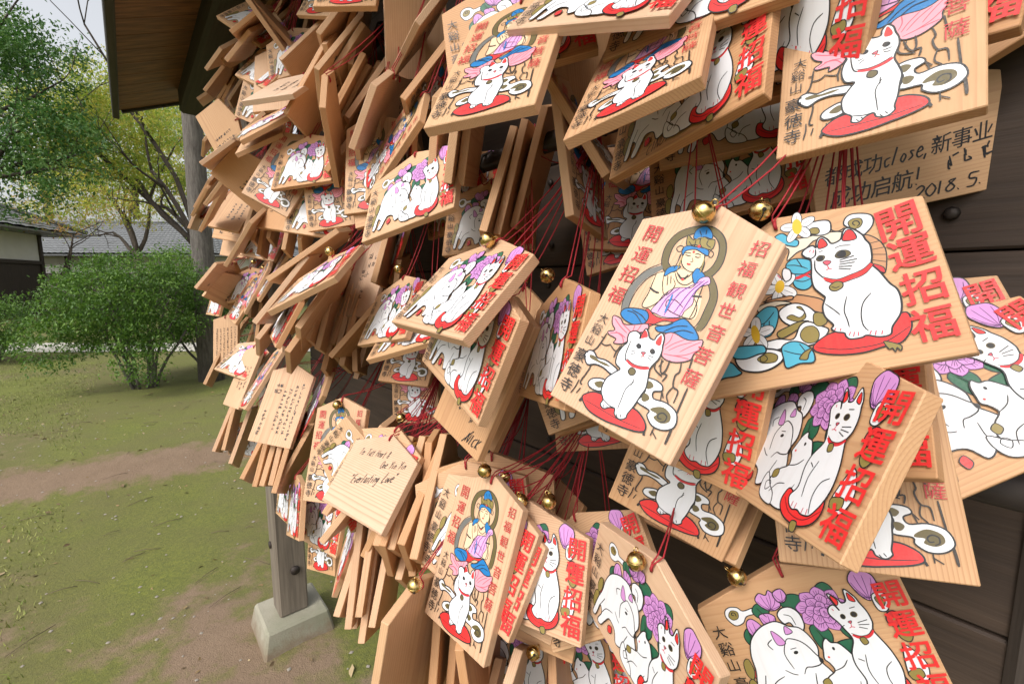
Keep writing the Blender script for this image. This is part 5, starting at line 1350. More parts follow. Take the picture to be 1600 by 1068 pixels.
# ------------------------------------------------------------ votive plaques
T = .0085
SHAPE = {'V': (.09, .132, .0175), 'H': (.132, .082, .021)}
BOARD = {}
for k, (w, h, ap) in SHAPE.items():
    m = MB(); o = [(-w / 2, -h / 2), (w / 2, -h / 2), (w / 2, h / 2), (0, h / 2 + ap), (-w / 2, h / 2)]
    m.add([(x, y, 0) for x, y in o] + [(x, y, -T) for x, y in o],
          [(0, 1, 2, 3, 4), (9, 8, 7, 6, 5)] + [(i, i + 5, (i + 1) % 5 + 5, (i + 1) % 5) for i in range(5)])
    BOARD[k] = m.mesh('board_' + k.lower(), [WOOD[k]]); bevel_mesh(BOARD[k], .0006)
BRASS = NT('bell_brass'); _g = BRASS.noise(coords(BRASS), 300, 3)
BRASS = BRASS.done(BRASS.ramp(_g, [(.3, (.50, .33, .10)), (.7, (.72, .53, .24))]), BRASS.ramp(_g, [(.3, (.18,) * 3), (.75, (.34,) * 3)]), Metallic=1.0)
SLOT = flat('bell_slot_dark', (.01, .008, .005), .8)
def bell_mesh(r=.0066):
    m = MB(); nu, nv = 20, 12; vs = []; fs = []
    for j in range(nv + 1):
        th = math.pi * j / nv
        for i in range(nu):
            ph = 2 * math.pi * i / nu
            rr = r * math.sin(th) * (1.045 if abs(j - nv / 2) < .6 else 1)
            vs.append((rr * math.cos(ph), r * math.cos(th), rr * math.sin(ph)))
    for j in range(nv):
        for i in range(nu): fs.append((j * nu + i, j * nu + (i + 1) % nu, (j + 1) * nu + (i + 1) % nu, (j + 1) * nu + i))
    m.add(vs, fs, 0, True)
    m.tube([(1.02 * r * math.cos(t), 0, 1.02 * r * math.sin(t)) for t in [2 * math.pi * k / 20 for k in range(21)]], .00035, 5, 0, False)
    # slit and end holes laid on as near-black tubes, their inner shade painted
    arc = [math.radians(a) for a in range(-62, 63, 8)]
    m.tube([(1.004 * r * math.sin(a), -1.004 * r * math.cos(a), 0) for a in arc], .00042, 4, 1, False)
    for sgn in (-1, 1):
        a = math.radians(62 * sgn); c = Vector((math.sin(a), -math.cos(a), 0)) * r * 1.0
        m.tube([c * .97, c * 1.012], .0013, 10, 1)
    loop = [Vector((.0018 * math.cos(t), r + .0012 + .0018 * math.sin(t), 0)) for t in [2 * math.pi * k / 10 for k in range(11)]]
    m.tube(loop, .0004, 5, 0, False)
    return m.mesh('bell', [BRASS, SLOT])
BELL = bell_mesh()
CORD = NT('red_cord'); CORD = CORD.done(CORD.mix(CORD.noise(coords(CORD), 900, 2), (.20, .005, .010), (.40, .018, .025)), .75)

RAILS = [CAM_H + .74, CAM_H + .44, CAM_H + .16, CAM_H - .12]
RAIL_P, HOOK_STEP = .385, .10
used_hooks = set()
def nearest_hook(p):
    s, z = p.dot(U), p.z
    rz = min((r for r in RAILS if r > z - .025), default=RAILS[0])
    k = round(s / HOOK_STEP); used_hooks.add((k, rz))
    return rk(k * HOOK_STEP, RAIL_P - .022, rz - .01)
def cord_mesh(M, hole, rnd):
    """two strands from the hole in the plaque back to its hook, in the plaque's own space"""
    inv = M.inverted(); hook = inv @ nearest_hook(M @ hole); dn = (inv.to_3x3() @ Vector((0, 0, -1))).normalized()
    m = MB()
    for sgn in (-1, 1):
        a = hole + Vector((0, 0, .0012)); top = hole + Vector((sgn * .0012, .011, -.002 - .003 * (sgn > 0)))
        pts = [a, hole + Vector((sgn * .0008, .006, .0016)), top]
        sag = rnd.uniform(.004, .016); side = Vector((rnd.uniform(-.008, .008), 0, 0))
        for k in range(1, 8):
            t = k / 7; pts.append(top.lerp(hook, t) + (dn * sag + side) * math.sin(math.pi * t))
        m.tube(pts, .00062, 5)
    m.tube([hole + Vector((0, -.0005, .0010)), hole + Vector((0, .002, .0022)), hole + Vector((0, .005, .0014))], .0011, 6)
    return m
WRITE = {}
def make_plaque(pid, kind, face, loc, quat, bell, tone, label):
    root = empty('votive_plaque')
    M = CAM_M @ (Matrix.Translation(loc) @ Quaternion(quat).to_matrix().to_4x4())
    root.matrix_world = M
    tag(root, label, 'votive plaque', 'wooden votive plaques hung in layers on the rack')
    rnd = random.Random(pid)
    w, h, ap = SHAPE[kind]
    bd = link(bpy.data.objects.new('board', BOARD[kind]), root); bd.color = (tone, rnd.random(), rnd.random(), 1)
    if face in ('K', 'B', 'C', 'CC'): link(bpy.data.objects.new('printed_picture', PRINT[face[0]]), root)
    if face[0] == 'W' or face == 'CC':
        me = handwriting(face, sum(map(ord, pid))); link(bpy.data.objects.new('handwriting', me), root)
    hole = Vector((0, h / 2 + ap - .008, 0))
    cord_mesh(M, hole, rnd).build('cord', [CORD], root)
    if bell:
        b = link(bpy.data.objects.new('bell', BELL), root); b.location = bell
        b.rotation_euler = (rnd.uniform(-.9, .3), rnd.uniform(0, 6), rnd.uniform(-.8, .8))
    return root
for P_ in PLAQUES:
    make_plaque(*P_, LABELS[P_[0]])

# ------------------------------------------------------------ the rack: posts, boards, rails, roof
def timber(name, base, dark, axis, rough=.75, amount=.6, sc=1.0):
    t = NT(name); co = coords(t)
    st_ = {'x': (1.2, 26, 26), 'y': (26, 1.2, 26), 'z': (26, 26, 1.2)}[axis]
    g = t.noise(mapping(t, co, tuple(v * sc for v in st_)), 3, 5, .6)
    b = t.noise(co, 2.6, 4)
    col = t.mix(t.ramp(g, [(.32, (0, 0, 0)), (.72, (1, 1, 1))]), dark, base)
    col = t.mix(t.math('MULTIPLY', b, amount), col, tuple(v * .55 for v in base))
    t.bump(g, .35, .004)
    return t.done(col, rough)
BOARDWOOD = timber('weathered_boards', (.072, .045, .030), (.026, .016, .011), 'x')
POSTWOOD = timber('weathered_post', (.25, .205, .155), (.09, .072, .055), 'z')
POSTDARK = timber('weathered_post_dark', (.075, .056, .044), (.028, .021, .017), 'z')
SOFFIT = timber('soffit_boards', (.20, .095, .045), (.07, .030, .015), 'x', .6)
BEAM = timber('dark_beam', (.045, .032, .024), (.015, .011, .009), 'x')
ROOFDARK = timber('fascia_dark', (.055, .05, .045), (.02, .018, .016), 'x')
IRON = flat('old_iron', (.05, .04, .035), .6, Metallic=.6)
t = NT('cast_concrete'); co = coords(t); g = t.noise(co, 9, 5); g2 = t.noise(co, 160, 3)
c_ = t.mix(g, (.20, .185, .14), (.36, .335, .26)); c_ = t.mix(t.ramp(t.noise(co, 5, 3), [(.5, (0, 0, 0)), (.75, (.6,) * 3)]), c_, (.14, .15, .085))
sz = t.n('ShaderNodeSeparateXYZ'); t.l(co, sz.inputs[0]); sp_ = t.math('SUBTRACT', t.math('MULTIPLY', t.noise(co, 24, 5, .7), .16), t.math('SUBTRACT', sz.outputs[2], .035))
c_ = t.mix(t.ramp(sp_, [(.0, (0, 0, 0)), (.06, (.8,) * 3)]), c_, (.17, .115, .07))      # mud splashed up from the soil
t.bump(t.math('ADD', g2, t.math('MULTIPLY', g, 1.5)), .35, .004); CONCRETE = t.done(c_, .9)

rack = empty('votive_rack', rk(1.0, .45, 0))
tag(rack, 'dark timber roofed rack carrying all the votive plaques, standing on a concrete footing', 'rack')
inv = Matrix.Translation(-rack.location)
AX = (U, N, Vector((0, 0, 1)))
def rpart(name, mb, mats):
    """a rack part whose own x axis runs along the rack"""
    R = Matrix((U, -N, Vector((0, 0, 1)))).transposed().to_4x4()
    Ri = R.inverted()
    mb.v = [tuple(Ri @ (Vector(v) - rack.location)) for v in mb.v]
    o = mb.build(name, mats, rack); o.rotation_euler = R.to_euler(); return o
def bev(o, w): bevel_mesh(o.data, w); return o
POST_S, POST_P = 1.76, .378
m = MB(); m.box(rk(POST_S, POST_P, 1.165), .10, .10, 2.05, AX); post = bev(rpart('post', m, [POSTWOOD]), .006)
m = MB(); m.tube([rk(POST_S + .02, POST_P - .049, .40), rk(POST_S + .02, POST_P - .056, .40)], .013, 12)
m.tube([rk(POST_S - .049, POST_P + .01, .31), rk(POST_S - .058, POST_P + .01, .31)], .016, 12); rpart('bolt', m, [IRON])
m = MB(); m.box(rk(-.062, .535, 1.165), .12, .10, 2.33, AX); bev(rpart('post', m, [POSTDARK]), .006)
# footing: a truncated pyramid
m = MB(); vs = []
for z, hw in ((-.05, .142), (.14, .104)):
    for a, b in ((-1, -1), (1, -1), (1, 1), (-1, 1)): vs.append(rk(POST_S + a * hw, POST_P + b * hw, z))
m.add(vs, [(3, 2, 1, 0), (4, 5, 6, 7)] + [(i, (i + 1) % 4, (i + 1) % 4 + 4, i + 4) for i in range(4)])
bev(rpart('footing', m, [CONCRETE]), .007)
# backing boards with narrow open joints and round nail heads
m = MB(); rb = random.Random(3); z = CAM_H - .42
while z < CAM_H + .80:
    hgt = .148; m.box(rk(.8675, .502 + rb.uniform(0, .004), z + hgt / 2), 1.755, .018, hgt - .002, AX); z += hgt
m.box(rk(.875, .522, CAM_H + .19), 1.73, .012, 1.24, AX)  # unseen sheet added behind the boards to block bright gaps at the joints
bev(rpart('back_board', m, [BOARDWOOD]), .002)
m = MB(); z = CAM_H - .42
while z < CAM_H + .80:
    for s_ in (.055, .075, .5, 1.0, 1.5):
        for dz in (.03, .118):
            c = rk(s_ + rb.uniform(-.006, .006), .492, z + dz + rb.uniform(-.006, .006)); m.tube([c, c - N * .003], [.0055, .0035], 8)
    z += .148
rpart('nail', m, [IRON])['kind'] = 'stuff'
for rz in RAILS:
    m = MB(); m.tube([rk(-.02, RAIL_P, rz), rk(2.02, RAIL_P, rz)], .011, 10); rpart('rail', m, [IRON])
for n_, (k, rz) in enumerate(sorted(used_hooks)):
    m = MB(); c = rk(k * HOOK_STEP, RAIL_P, rz)
    m.tube([c + Vector((0, 0, .012)), c - N * .016 + Vector((0, 0, .004)), c - N * .022 + Vector((0, 0, -.010)), c - N * .012 + Vector((0, 0, -.016))], .0022, 5)
    rpart('hook', m, [IRON])
# roof
EAVE_P, EAVE_Z, PITCHR = .035, 2.11, math.tan(math.radians(22)); RS0, RS1 = -1.6, 2.74
slope = (N + Vector((0, 0, PITCHR))).normalized(); up = U.cross(slope); up = up if up.z > 0 else -up
def soff(s, d): return rk(s, EAVE_P, EAVE_Z) + slope * d
m = MB(); s_ = RS0; L_ = .62
while s_ < RS1 - .05:
    w_ = min(.118, RS1 - s_)
    c = soff(s_ + w_ / 2, L_ / 2) + up * .012; m.box(c, w_ - .003, L_, .02, (U, slope, up)); s_ += .118
t = NT('soffit_planks'); co = coords(t); g = t.noise(mapping(t, co, (30, 1.5, 8)), 3, 5, .6); sp = t.n('ShaderNodeSeparateXYZ'); t.l(co, sp.inputs[0])
pl = t.n('ShaderNodeTexWhiteNoise', noise_dimensions='1D'); t.l(t.math('FLOOR', t.math('MULTIPLY', t.math('ADD', sp.outputs[0], 2.6), 1 / .118)), pl.inputs['W'])
c_ = t.mix(t.ramp(g, [(.35, (0, 0, 0)), (.7, (1, 1, 1))]), (.10, .042, .018), (.32, .14, .062)); c_ = t.mix(t.math('MULTIPLY', pl.outputs[0], .55), c_, (.09, .04, .02))
t.bump(g, .3, .003); SOFF = t.done(c_, .6)
rpart('soffit', m, [SOFF])
m = MB(); m.box(soff((RS0 + RS1) / 2, -.012) + Vector((0, 0, .012)), RS1 - RS0, .024, .085, (U, N, Vector((0, 0, 1))))
m.box(soff((RS0 + RS1) / 2, -.006) + Vector((0, 0, .072)), RS1 - RS0 + .01, .036, .03, (U, N, Vector((0, 0, 1)))); bev(rpart('fascia', m, [ROOFDARK]), .003)
m = MB(); m.box(soff(RS1 + .011, L_ / 2 + .01) + up * .03, .022, L_ , .075, (U, slope, up)); rpart('barge_board', m, [ROOFDARK])
t = NT('roof_copper'); co = coords(t); c_ = t.mix(t.noise(co, 5, 4), (.05, .05, .048), (.12, .125, .115)); ROOFTOP = t.done(c_, .55)
m = MB(); m.box(soff((RS0 + RS1) / 2, L_ / 2 + .03) + up * .075, RS1 - RS0 + .04, L_ - .02, .025, (U, slope, up))
sl2 = (-N + Vector((0, 0, PITCHR))).normalized(); up2 = Vector((0, 0, 1)) - sl2 * sl2.z; up2.normalize()
top = soff((RS0 + RS1) / 2, L_) ; m.box(top - sl2 * .33 + up2 * .06, RS1 - RS0 + .06, .66, .025, (U, sl2, up2)); rpart('roof_covering', m, [ROOFTOP])
m = MB(); m.box(rk(.5, .29, EAVE_Z + .28 * PITCHR - .062), 4.14, .10, .12, AX)
bev(rpart('purlin', m, [BEAM]), .012)
m = MB(); m.box(rk(.05, .50, 2.235), 4.9, .12, .10, AX); bev(rpart('ridge_beam', m, [BEAM]), .006)
for s_ in (-1.0, -.1, .8):
    m = MB(); m.box(soff(s_, .29) - up * .030, .05, .56, .055, (U, slope, up)); bev(rpart('rafter', m, [BEAM]), .003)

# ------------------------------------------------------------ ground
def sstep(a, b, x): t_ = max(0, min(1, (x - a) / (b - a))); return t_ * t_ * (3 - 2 * t_)
SC0, SC1 = Vector((-3.15, 2.60)), Vector((-1.97, 3.34)); SCD = (SC1 - SC0).normalized(); SCN = Vector((-SCD.y, SCD.x))
def bank(x, y):
    q = Vector((x, y)); return (q - SC0).dot(SCN) + .10 * noise.noise(Vector((x * 1.3, y * 1.3, 0)))
def gz(x, y):
    d = bank(x, y)
    z = .13 * sstep(-.12, .42, d) + .05 * sstep(.5, 6, d)
    near = 1 - sstep(9, 20, math.hypot(x, y))
    q_ = Vector((x, y)) - Vector(rk(1.76, .378, 0)[:2]); z += .062 * math.exp(-(q_.length / .55) ** 2)
    z += near * (.016 * noise.noise(Vector((x * 1.7, y * 1.7, 3))) + .006 * noise.noise(Vector((x * 7, y * 7, 9))))
    return z
m = MB(); xs = [-160, -80, -40, -25] + [-16 + .5 * i for i in range(18)] + [-7 + .11 * i for i in range(92)] + [3.3, 4, 6, 10, 20, 40, 80, 160]
ys = [-160, -60, -20, -8, -3, -1.2] + [-.6 + .10 * i for i in range(76)] + [7.1 + .4 * i for i in range(16)] + [14, 18, 26, 40, 80, 160]
vs = [(x, y, gz(x, y)) for y in ys for x in xs]; nx = len(xs)
m.add(vs, [(j * nx + i, j * nx + i + 1, (j + 1) * nx + i + 1, (j + 1) * nx + i) for j in range(len(ys) - 1) for i in range(nx - 1)], 0, True)
t = NT('mossy_earth'); co = coords(t)
n1 = t.noise(co, 1.1, 5, .6); n2 = t.noise(co, 9, 5, .65); n3 = t.noise(co, 70, 4, .7); n4 = t.noise(co, 260, 2, .6)
sp = t.n('ShaderNodeSeparateXYZ'); t.l(co, sp.inputs[0])
soil = t.mix(n2, (.17, .11, .068), (.32, .22, .145)); soil = t.mix(t.math('MULTIPLY', n3, .6), soil, (.11, .072, .045))
moss = t.mix(n2, (.115, .135, .012), (.26, .275, .034)); moss = t.mix(t.ramp(n3, [(.3, (0, 0, 0)), (.75, (1, 1, 1))]), moss, (.06, .08, .012))
moss = t.mix(t.ramp(n1, [(.35, (0, 0, 0)), (.62, (.75,) * 3)]), moss, (.13, .115, .038))
# bare earth: along the scarp (distance from its line) and round the foot of the rack
dv = t.math('ADD', t.math('MULTIPLY', t.math('SUBTRACT', sp.outputs[0], SC0.x), SCN.x), t.math('MULTIPLY', t.math('SUBTRACT', sp.outputs[1], SC0.y), SCN.y))
scarp = t.math('SUBTRACT', 1.0, t.math('DIVIDE', t.math('ABSOLUTE', t.math('SUBTRACT', dv, .14)), .27))
foot = t.math('SUBTRACT', 1.0, t.math('DIVIDE', t.math('ABSOLUTE', t.math('ADD', t.math('ADD', t.math('MULTIPLY', sp.outputs[0], N.x), t.math('MULTIPLY', sp.outputs[1], N.y)), -.12)), .56))
along = t.math('ADD', t.math('MULTIPLY', sp.outputs[0], U.x), t.math('MULTIPLY', sp.outputs[1], U.y))
foot = t.math('MULTIPLY', t.math('MAXIMUM', foot, 0.0), t.math('MULTIPLY', t.math('SUBTRACT', 2.75, along), .9))
bare = t.math('ADD', t.math('MAXIMUM', scarp, foot), t.math('MULTIPLY', t.math('SUBTRACT', t.math('ADD', n1, t.math('MULTIPLY', n2, .8)), 1.0), 1.9))
col = t.mix(t.ramp(bare, [(.02, (0, 0, 0)), (.42, (1, 1, 1))]), moss, soil)
col = t.mix(t.math('MULTIPLY', n4, .35), col, (.05, .04, .02))
t.bump(t.math('ADD', n3, t.math('MULTIPLY', n4, .6)), .55, .012)
GROUND = t.done(col, .95)
tag(m.build('ground', [GROUND]), kind='structure')
t = NT('gravel_path'); co = coords(t); c_ = t.mix(t.noise(co, 30, 4), (.34, .32, .27), (.55, .52, .46)); t.bump(t.noise(co, 90, 2), .4, .01); PATHM = t.done(c_, .95)
m = MB(); pv = []
for i in range(30):
    x = -22 + i * .75
    for y in (7.75, 8.9): pv.append((x, y + .10 * math.sin(x), gz(x, y + .10 * math.sin(x)) + .012))
m.add(pv, [(2 * i, 2 * i + 2, 2 * i + 3, 2 * i + 1) for i in range(29)]); tag(m.build('path', [PATHM]), kind='structure')

# ------------------------------------------------------------ leaves
def leafmat(name, c, c2, trans=.25):
    t = NT(name); co = coords(t); col = t.mix(t.noise(co, 2.2, 3), c, c2)
    out = t.t.nodes['Material Output']; tr = t.n('ShaderNodeBsdfTranslucent'); t.l(col, tr.inputs['Color'])
    mx = t.n('ShaderNodeMixShader'); mx.inputs[0].default_value = trans
    t.done(col, .5); t.l(t.b.outputs[0], mx.inputs[1]); t.l(tr.outputs[0], mx.inputs[2]); t.l(mx.outputs[0], out.inputs['Surface'])
    return t.mat
def leaf(m, c, size, rnd, mi, flatness=.0, ratio=.42):
    d = Vector((rnd.gauss(0, 1), rnd.gauss(0, 1), rnd.gauss(0, 1 - flatness) - .25)).normalized()
    n_ = Vector((rnd.gauss(0, .6), rnd.gauss(0, .6), 1)).normalized(); w = d.cross(n_)
    if w.length < .1: w = d.cross(Vector((1, 0, 0)))
    w.normalize(); nn = w.cross(d); k = size * rnd.uniform(.65, 1.25)
    m.add([c, c + d * k * .5 + w * k * ratio * .5 + nn * k * .06, c + d * k, c + d * k * .5 - w * k * ratio * .5 + nn * k * .06], [(0, 1, 2, 3)], mi)
def crown(name, parent, blobs, n, size, mats, seed, hollow=.45, ratio=.42):
    """leaf-sized faces in clumps spread through a set of ellipsoids (centre, radii), thinner inside, with gaps"""
    r = random.Random(seed); m = MB(); tot = sum(b[1][0] * b[1][1] * b[1][2] for b in blobs) ** 1.0
    for c, rad in blobs:
        share = rad[0] * rad[1] * rad[2] / tot; cl = max(6, int(n * share / 22))
        for _ in range(cl):
            while True:
                q = Vector((r.uniform(-1, 1), r.uniform(-1, 1), r.uniform(-1, 1)))
                if hollow < q.length < 1.0: break
            if noise.noise(q * 2.3 + Vector(c) * 1.7) < -.22: continue
            cc = Vector(c) + Vector((q.x * rad[0], q.y * rad[1], q.z * rad[2])); spread = size * r.uniform(1.6, 3.4)
            base = r.randrange(len(mats))
            for _ in range(22):
                p = cc + Vector((r.gauss(0, 1), r.gauss(0, 1), r.gauss(0, .6))) * spread * .6
                leaf(m, p, size, r, base if r.random() < .7 else r.randrange(len(mats)), ratio=ratio)
    return m.build(name, mats, parent)
def branches(m, p, d, length, rad, depth, r, tips, spread=.6, lift=.15, n=6):
    pts = [Vector(p)]; rads = [rad]; q = Vector(p); dd = Vector(d).normalized()
    for k in range(4):
        dd = (dd + Vector((r.gauss(0, .13), r.gauss(0, .13), r.gauss(0, .10) + lift * .1))).normalized(); q = q + dd * length / 4
        pts.append(q.copy()); rads.append(rad * (1 - .4 * (k + 1) / 4))
    m.tube(pts, rads, n, 0, True, .1); tips.append(q)
    if depth:
        for k in range(r.choice((2, 2, 3))):
            nd = (dd + Vector((r.gauss(0, spread), r.gauss(0, spread), r.gauss(0, spread * .6) + lift))).normalized()
            branches(m, pts[-1] if k else pts[-2], nd, length * r.uniform(.6, .8), rads[-1] * .75, depth - 1, r, tips, spread, lift, max(4, n - 1))
def bark(name, a, b):
    t = NT(name); co = coords(t); g = t.noise(mapping(t, co, (9, 9, 1.6)), 4, 6, .7); t.bump(g, .8, .03); return t.done(t.mix(t.ramp(g, [(.3, (0, 0, 0)), (.7, (1, 1, 1))]), a, b), .9)
BARK = bark('bark_grey', (.055, .045, .038), (.17, .15, .13)); BARKD = bark('bark_dark', (.03, .022, .016), (.085, .065, .05))
L_EVER = [leafmat('evergreen_leaf_a', (.030, .10, .015), (.05, .14, .022), .3), leafmat('evergreen_leaf_b', (.08, .20, .035), (.045, .12, .02), .3), leafmat('evergreen_leaf_c', (.15, .27, .07), (.08, .17, .035), .3)]
L_MAPLE = [leafmat('maple_leaf_a', (.30, .40, .05), (.40, .46, .07), .6), leafmat('maple_leaf_b', (.46, .47, .08), (.54, .46, .09), .6), leafmat('maple_leaf_c', (.21, .33, .05), (.29, .38, .06), .6)]
L_GOLD = [leafmat('turning_leaf_a', (.45, .27, .05), (.38, .32, .07), .4), leafmat('turning_leaf_b', (.46, .19, .06), (.40, .26, .06), .4)]
L_BUSH = [leafmat('bush_leaf_a', (.07, .16, .018), (.10, .20, .026), .4), leafmat('bush_leaf_b', (.12, .235, .03), (.16, .27, .04), .4), leafmat('bush_leaf_c', (.05, .12, .016), (.07, .15, .02), .35)]
L_MID = [leafmat('mid_leaf_a', (.17, .26, .06), (.24, .31, .08), .45), leafmat('mid_leaf_b', (.10, .18, .05), (.16, .23, .06), .45), leafmat('mid_leaf_c', (.30, .35, .09), (.22, .29, .07), .45)]
def vis(px, py, t_):
    """the world point seen at a photo pixel, t_ metres along the lens axis"""
    c = CAM_M @ Vector(((px - 800) / 711 * t_, -(py - 534) / 711 * t_, -t_)); return c
def tree(name, label, base, height, rad, lean, blobs, n, size, leaves, bk, seed, depth=3, hollow=.35, cat='tree', group=None, spread=.6):
    root = empty(name, (base[0], base[1], gz(base[0], base[1]))); tag(root, label, cat, group); r = random.Random(seed)
    o_ = root.location; m = MB(); tips = []
    pts = [Vector((0, 0, -.05)), Vector((lean[0] * .15, lean[1] * .15, height * .25)), Vector((lean[0] * .5, lean[1] * .5, height * .6)), Vector((lean[0], lean[1], height))]
    m.tube(pts, [rad * 1.25, rad, rad * .9, rad * .72], 12, 0, True, .18)
    for c, rr in blobs:
        d = (Vector(c) - o_ - pts[-1]); branches(m, pts[-1] - Vector((0, 0, height * .12 * r.random())), d + Vector((0, 0, .2)), d.length * .62, rad * .5, depth, r, tips, spread)
    m.build('trunk', [bk], root)
    crown('crown', root, [(Vector(c) - o_, rr) for c, rr in blobs], n, size, leaves, seed, hollow)
    return root
# the evergreen overhead on the left
tree('evergreen_tree', 'dark glossy evergreen tree reaching over the timber house from the left edge', (-9.4, 6.6), 2.5, .16, (.5, .1),
     [(vis(-10, 150, 7.2), (1.25, 1.1, 1.35)), (vis(75, 230, 7.0), (.85, .8, .75)), (vis(60, 90, 7.4), (.75, .7, .6)), (vis(-60, 40, 7.2), (1.0, .9, .8)), (vis(20, 290, 7.3), (.75, .7, .55))], 26000, .075, L_EVER, BARKD, 11)
# the bare grey trunk close behind the rack
tb = vis(322, 480, 5.6)
tree('grey_trunk_tree', 'thick bare grey trunk rising behind the left end of the plaques', (tb.x, tb.y), 5.2, .115, (.06, .0), [((tb.x + .2, tb.y + .4, 6.6), (1.5, 1.4, .9))], 1500, .08, L_EVER, BARK, 12, 2)
# yellow-green maples
mb_ = vis(345, 480, 8.6)
tree('maple_tree', 'airy yellow-green maple with dark spreading boughs left of the grey trunk', (mb_.x, mb_.y), 1.9, .11, (-.35, .1),
     [(vis(150, 235, 8.6), (1.25, .9, .55)), (vis(235, 190, 8.4), (.85, .8, .45)), (vis(100, 165, 9), (.9, .8, .5)), (vis(250, 280, 8.8), (.8, .8, .35)), (vis(170, 130, 9.3), (.9, .8, .5))], 24000, .07, L_MAPLE, BARKD, 13, 3, .1)
tb = vis(215, 470, 15)
tree('maple_tree', 'pale green maple in front of the tiled roof behind the rounded bush', (tb.x, tb.y), 2.2, .13, (.1, .1),
     [(vis(210, 300, 15), (2.1, 1.6, 1.2)), (vis(130, 270, 16), (1.7, 1.4, 1.1)), (vis(280, 250, 16), (1.6, 1.4, 1.3)), (vis(180, 190, 17), (2.0, 1.5, 1.2)), (vis(90, 310, 15), (1.3, 1.2, .9))], 34000, .10, L_MAPLE + L_GOLD[:1], BARKD, 14, 3, .2)
tb = vis(95, 460, 17)
tree('maple_tree', 'small maple with orange leaves standing beside the timber house', (tb.x, tb.y), 1.6, .09, (.1, .1),
     [(vis(95, 350, 17), (1.1, 1.0, .55)), (vis(135, 330, 17.5), (1.0, 1.0, .5))], 1500, .10, L_GOLD + L_MAPLE[:1], BARKD, 15, 2, .2)
for k, (px, py, t_, rr) in enumerate(((60, 215, 27, 3.6), (200, 225, 30, 4.2), (330, 190, 28, 4.0), (-60, 120, 29, 4.5))):
    c = vis(px, py, t_)
    tree('broadleaf_tree', ['tall hazy green tree rising beyond the roof beside the timber house', 'broad pale green tree beyond the middle of the tiled roof', 'tall green tree showing behind the grey trunk', 'tall tree beyond the timber house'][k], (c.x, c.y), max(2, c.z - 3), .25, (.1, 0), [(c, (rr, rr * .8, rr * .75)), (c + Vector((rr * .5, .3, rr * .5)), (rr * .6, rr * .6, rr * .5))], 9000, .20, L_MID, BARKD, 30 + k, 3, .3, group='trees beyond the tiled roof')
# bushes
def bush(label, base, rx, ry, h, n, size, seed, leaves=L_BUSH, stems=9):
    root = empty('bush', (base[0], base[1], gz(base[0], base[1]))); tag(root, label, 'bush'); r = random.Random(seed)
    m = MB(); tips = []
    for k in range(stems):
        a = 2 * math.pi * k / stems + r.uniform(-.3, .3); d = Vector((math.cos(a) * rx * .55, math.sin(a) * ry * .55, h * .8))
        branches(m, (math.cos(a) * .10, math.sin(a) * .10, -.03), d, h * .5, .020, 2, r, tips, .45, .2, 6)
    m.build('trunk', [BARK], root)
    bl = [(Vector((0, 0, h * .62)), (rx, ry, h * .38))]
    for k in range(9):
        a = r.uniform(0, 6.28); q = r.uniform(.45, .85); bl.append((Vector((math.cos(a) * rx * q * 1.12, math.sin(a) * ry * q * 1.12, h * r.uniform(.3, .88))), (rx * r.uniform(.3, .45), ry * .38, h * r.uniform(.14, .24))))
    crown('crown', root, bl, n, size, leaves, seed, .55, .5)
b0 = vis(222, 560, 5.3)
bush('rounded green bush with bare stems at its foot, left of the plaques', (b0.x, b0.y), .80, .80, 1.58, 46000, .036, 21)
b0 = vis(-25, 540, 6.8)
bush('low dark bush at the left edge in front of the timber house', (b0.x, b0.y), .72, .65, .95, 20000, .036, 22)
b0 = vis(330, 545, 6.4)
bush('dense low shrub behind the grey trunk', (b0.x, b0.y), .7, .6, 1.35, 14000, .04, 23)
# grass tufts, litter
rg = random.Random(5); m = MB()
for _ in range(52000):
    x, y = rg.uniform(-8, -.4), rg.uniform(1.0, 7.6); d = bank(x, y)
    if -.15 < d < .42 or abs(x * N.x + y * N.y - .12) < .50 or noise.noise(Vector((x * .9, y * .9, 5))) < -.15: continue
    z = gz(x, y); a = rg.uniform(0, 6.28); h = rg.uniform(.006, .022); b = Vector((math.cos(a), math.sin(a), 0)) * .003
    tip = Vector((x + rg.gauss(0, .008), y + rg.gauss(0, .008), z + h)); m.add([Vector((x, y, z)) - b, Vector((x, y, z)) + b, tip], [(0, 1, 2)], rg.randrange(2))
tag(m.build('moss_grass', [flat('grass_blade_a', (.13, .18, .02), .7), flat('grass_blade_b', (.24, .25, .06), .7)]), 'short mossy grass on the bank', None, None, 'stuff')
m = MB()
for _ in range(650):
    x, y = rg.uniform(-5.5, .6), rg.uniform(.7, 5.5); z = gz(x, y) + .006
    leaf(m, Vector((x, y, z)), rg.uniform(.018, .05), rg, rg.randrange(3), .97, .5)
for _ in range(160):
    x, y = rg.uniform(-5, .6), rg.uniform(.7, 5); a = rg.uniform(0, 6.28); L = rg.uniform(.04, .16); p = Vector((x, y, gz(x, y) + .006)); d = Vector((math.cos(a), math.sin(a), .02))
    m.tube([p, p + d * L * .5 + Vector((0, 0, .006)), p + d * L], .0016, 4, 3)
for _ in range(900):
    x, y = rg.uniform(-4.5, .8), rg.uniform(.6, 4.2); q = rg.uniform(.003, .011); c = Vector((x, y, gz(x, y) + q * .3)); a = rg.uniform(0, 6.28); X = Vector((math.cos(a), math.sin(a), 0)); Y = Vector((-X.y, X.x, 0))
    m.add([c + X * q, c + Y * q * .7, c - X * q * .9, c - Y * q * .8, c + Vector((0, 0, q * .55))], [(0, 1, 4), (1, 2, 4), (2, 3, 4), (3, 0, 4)], 4, True)
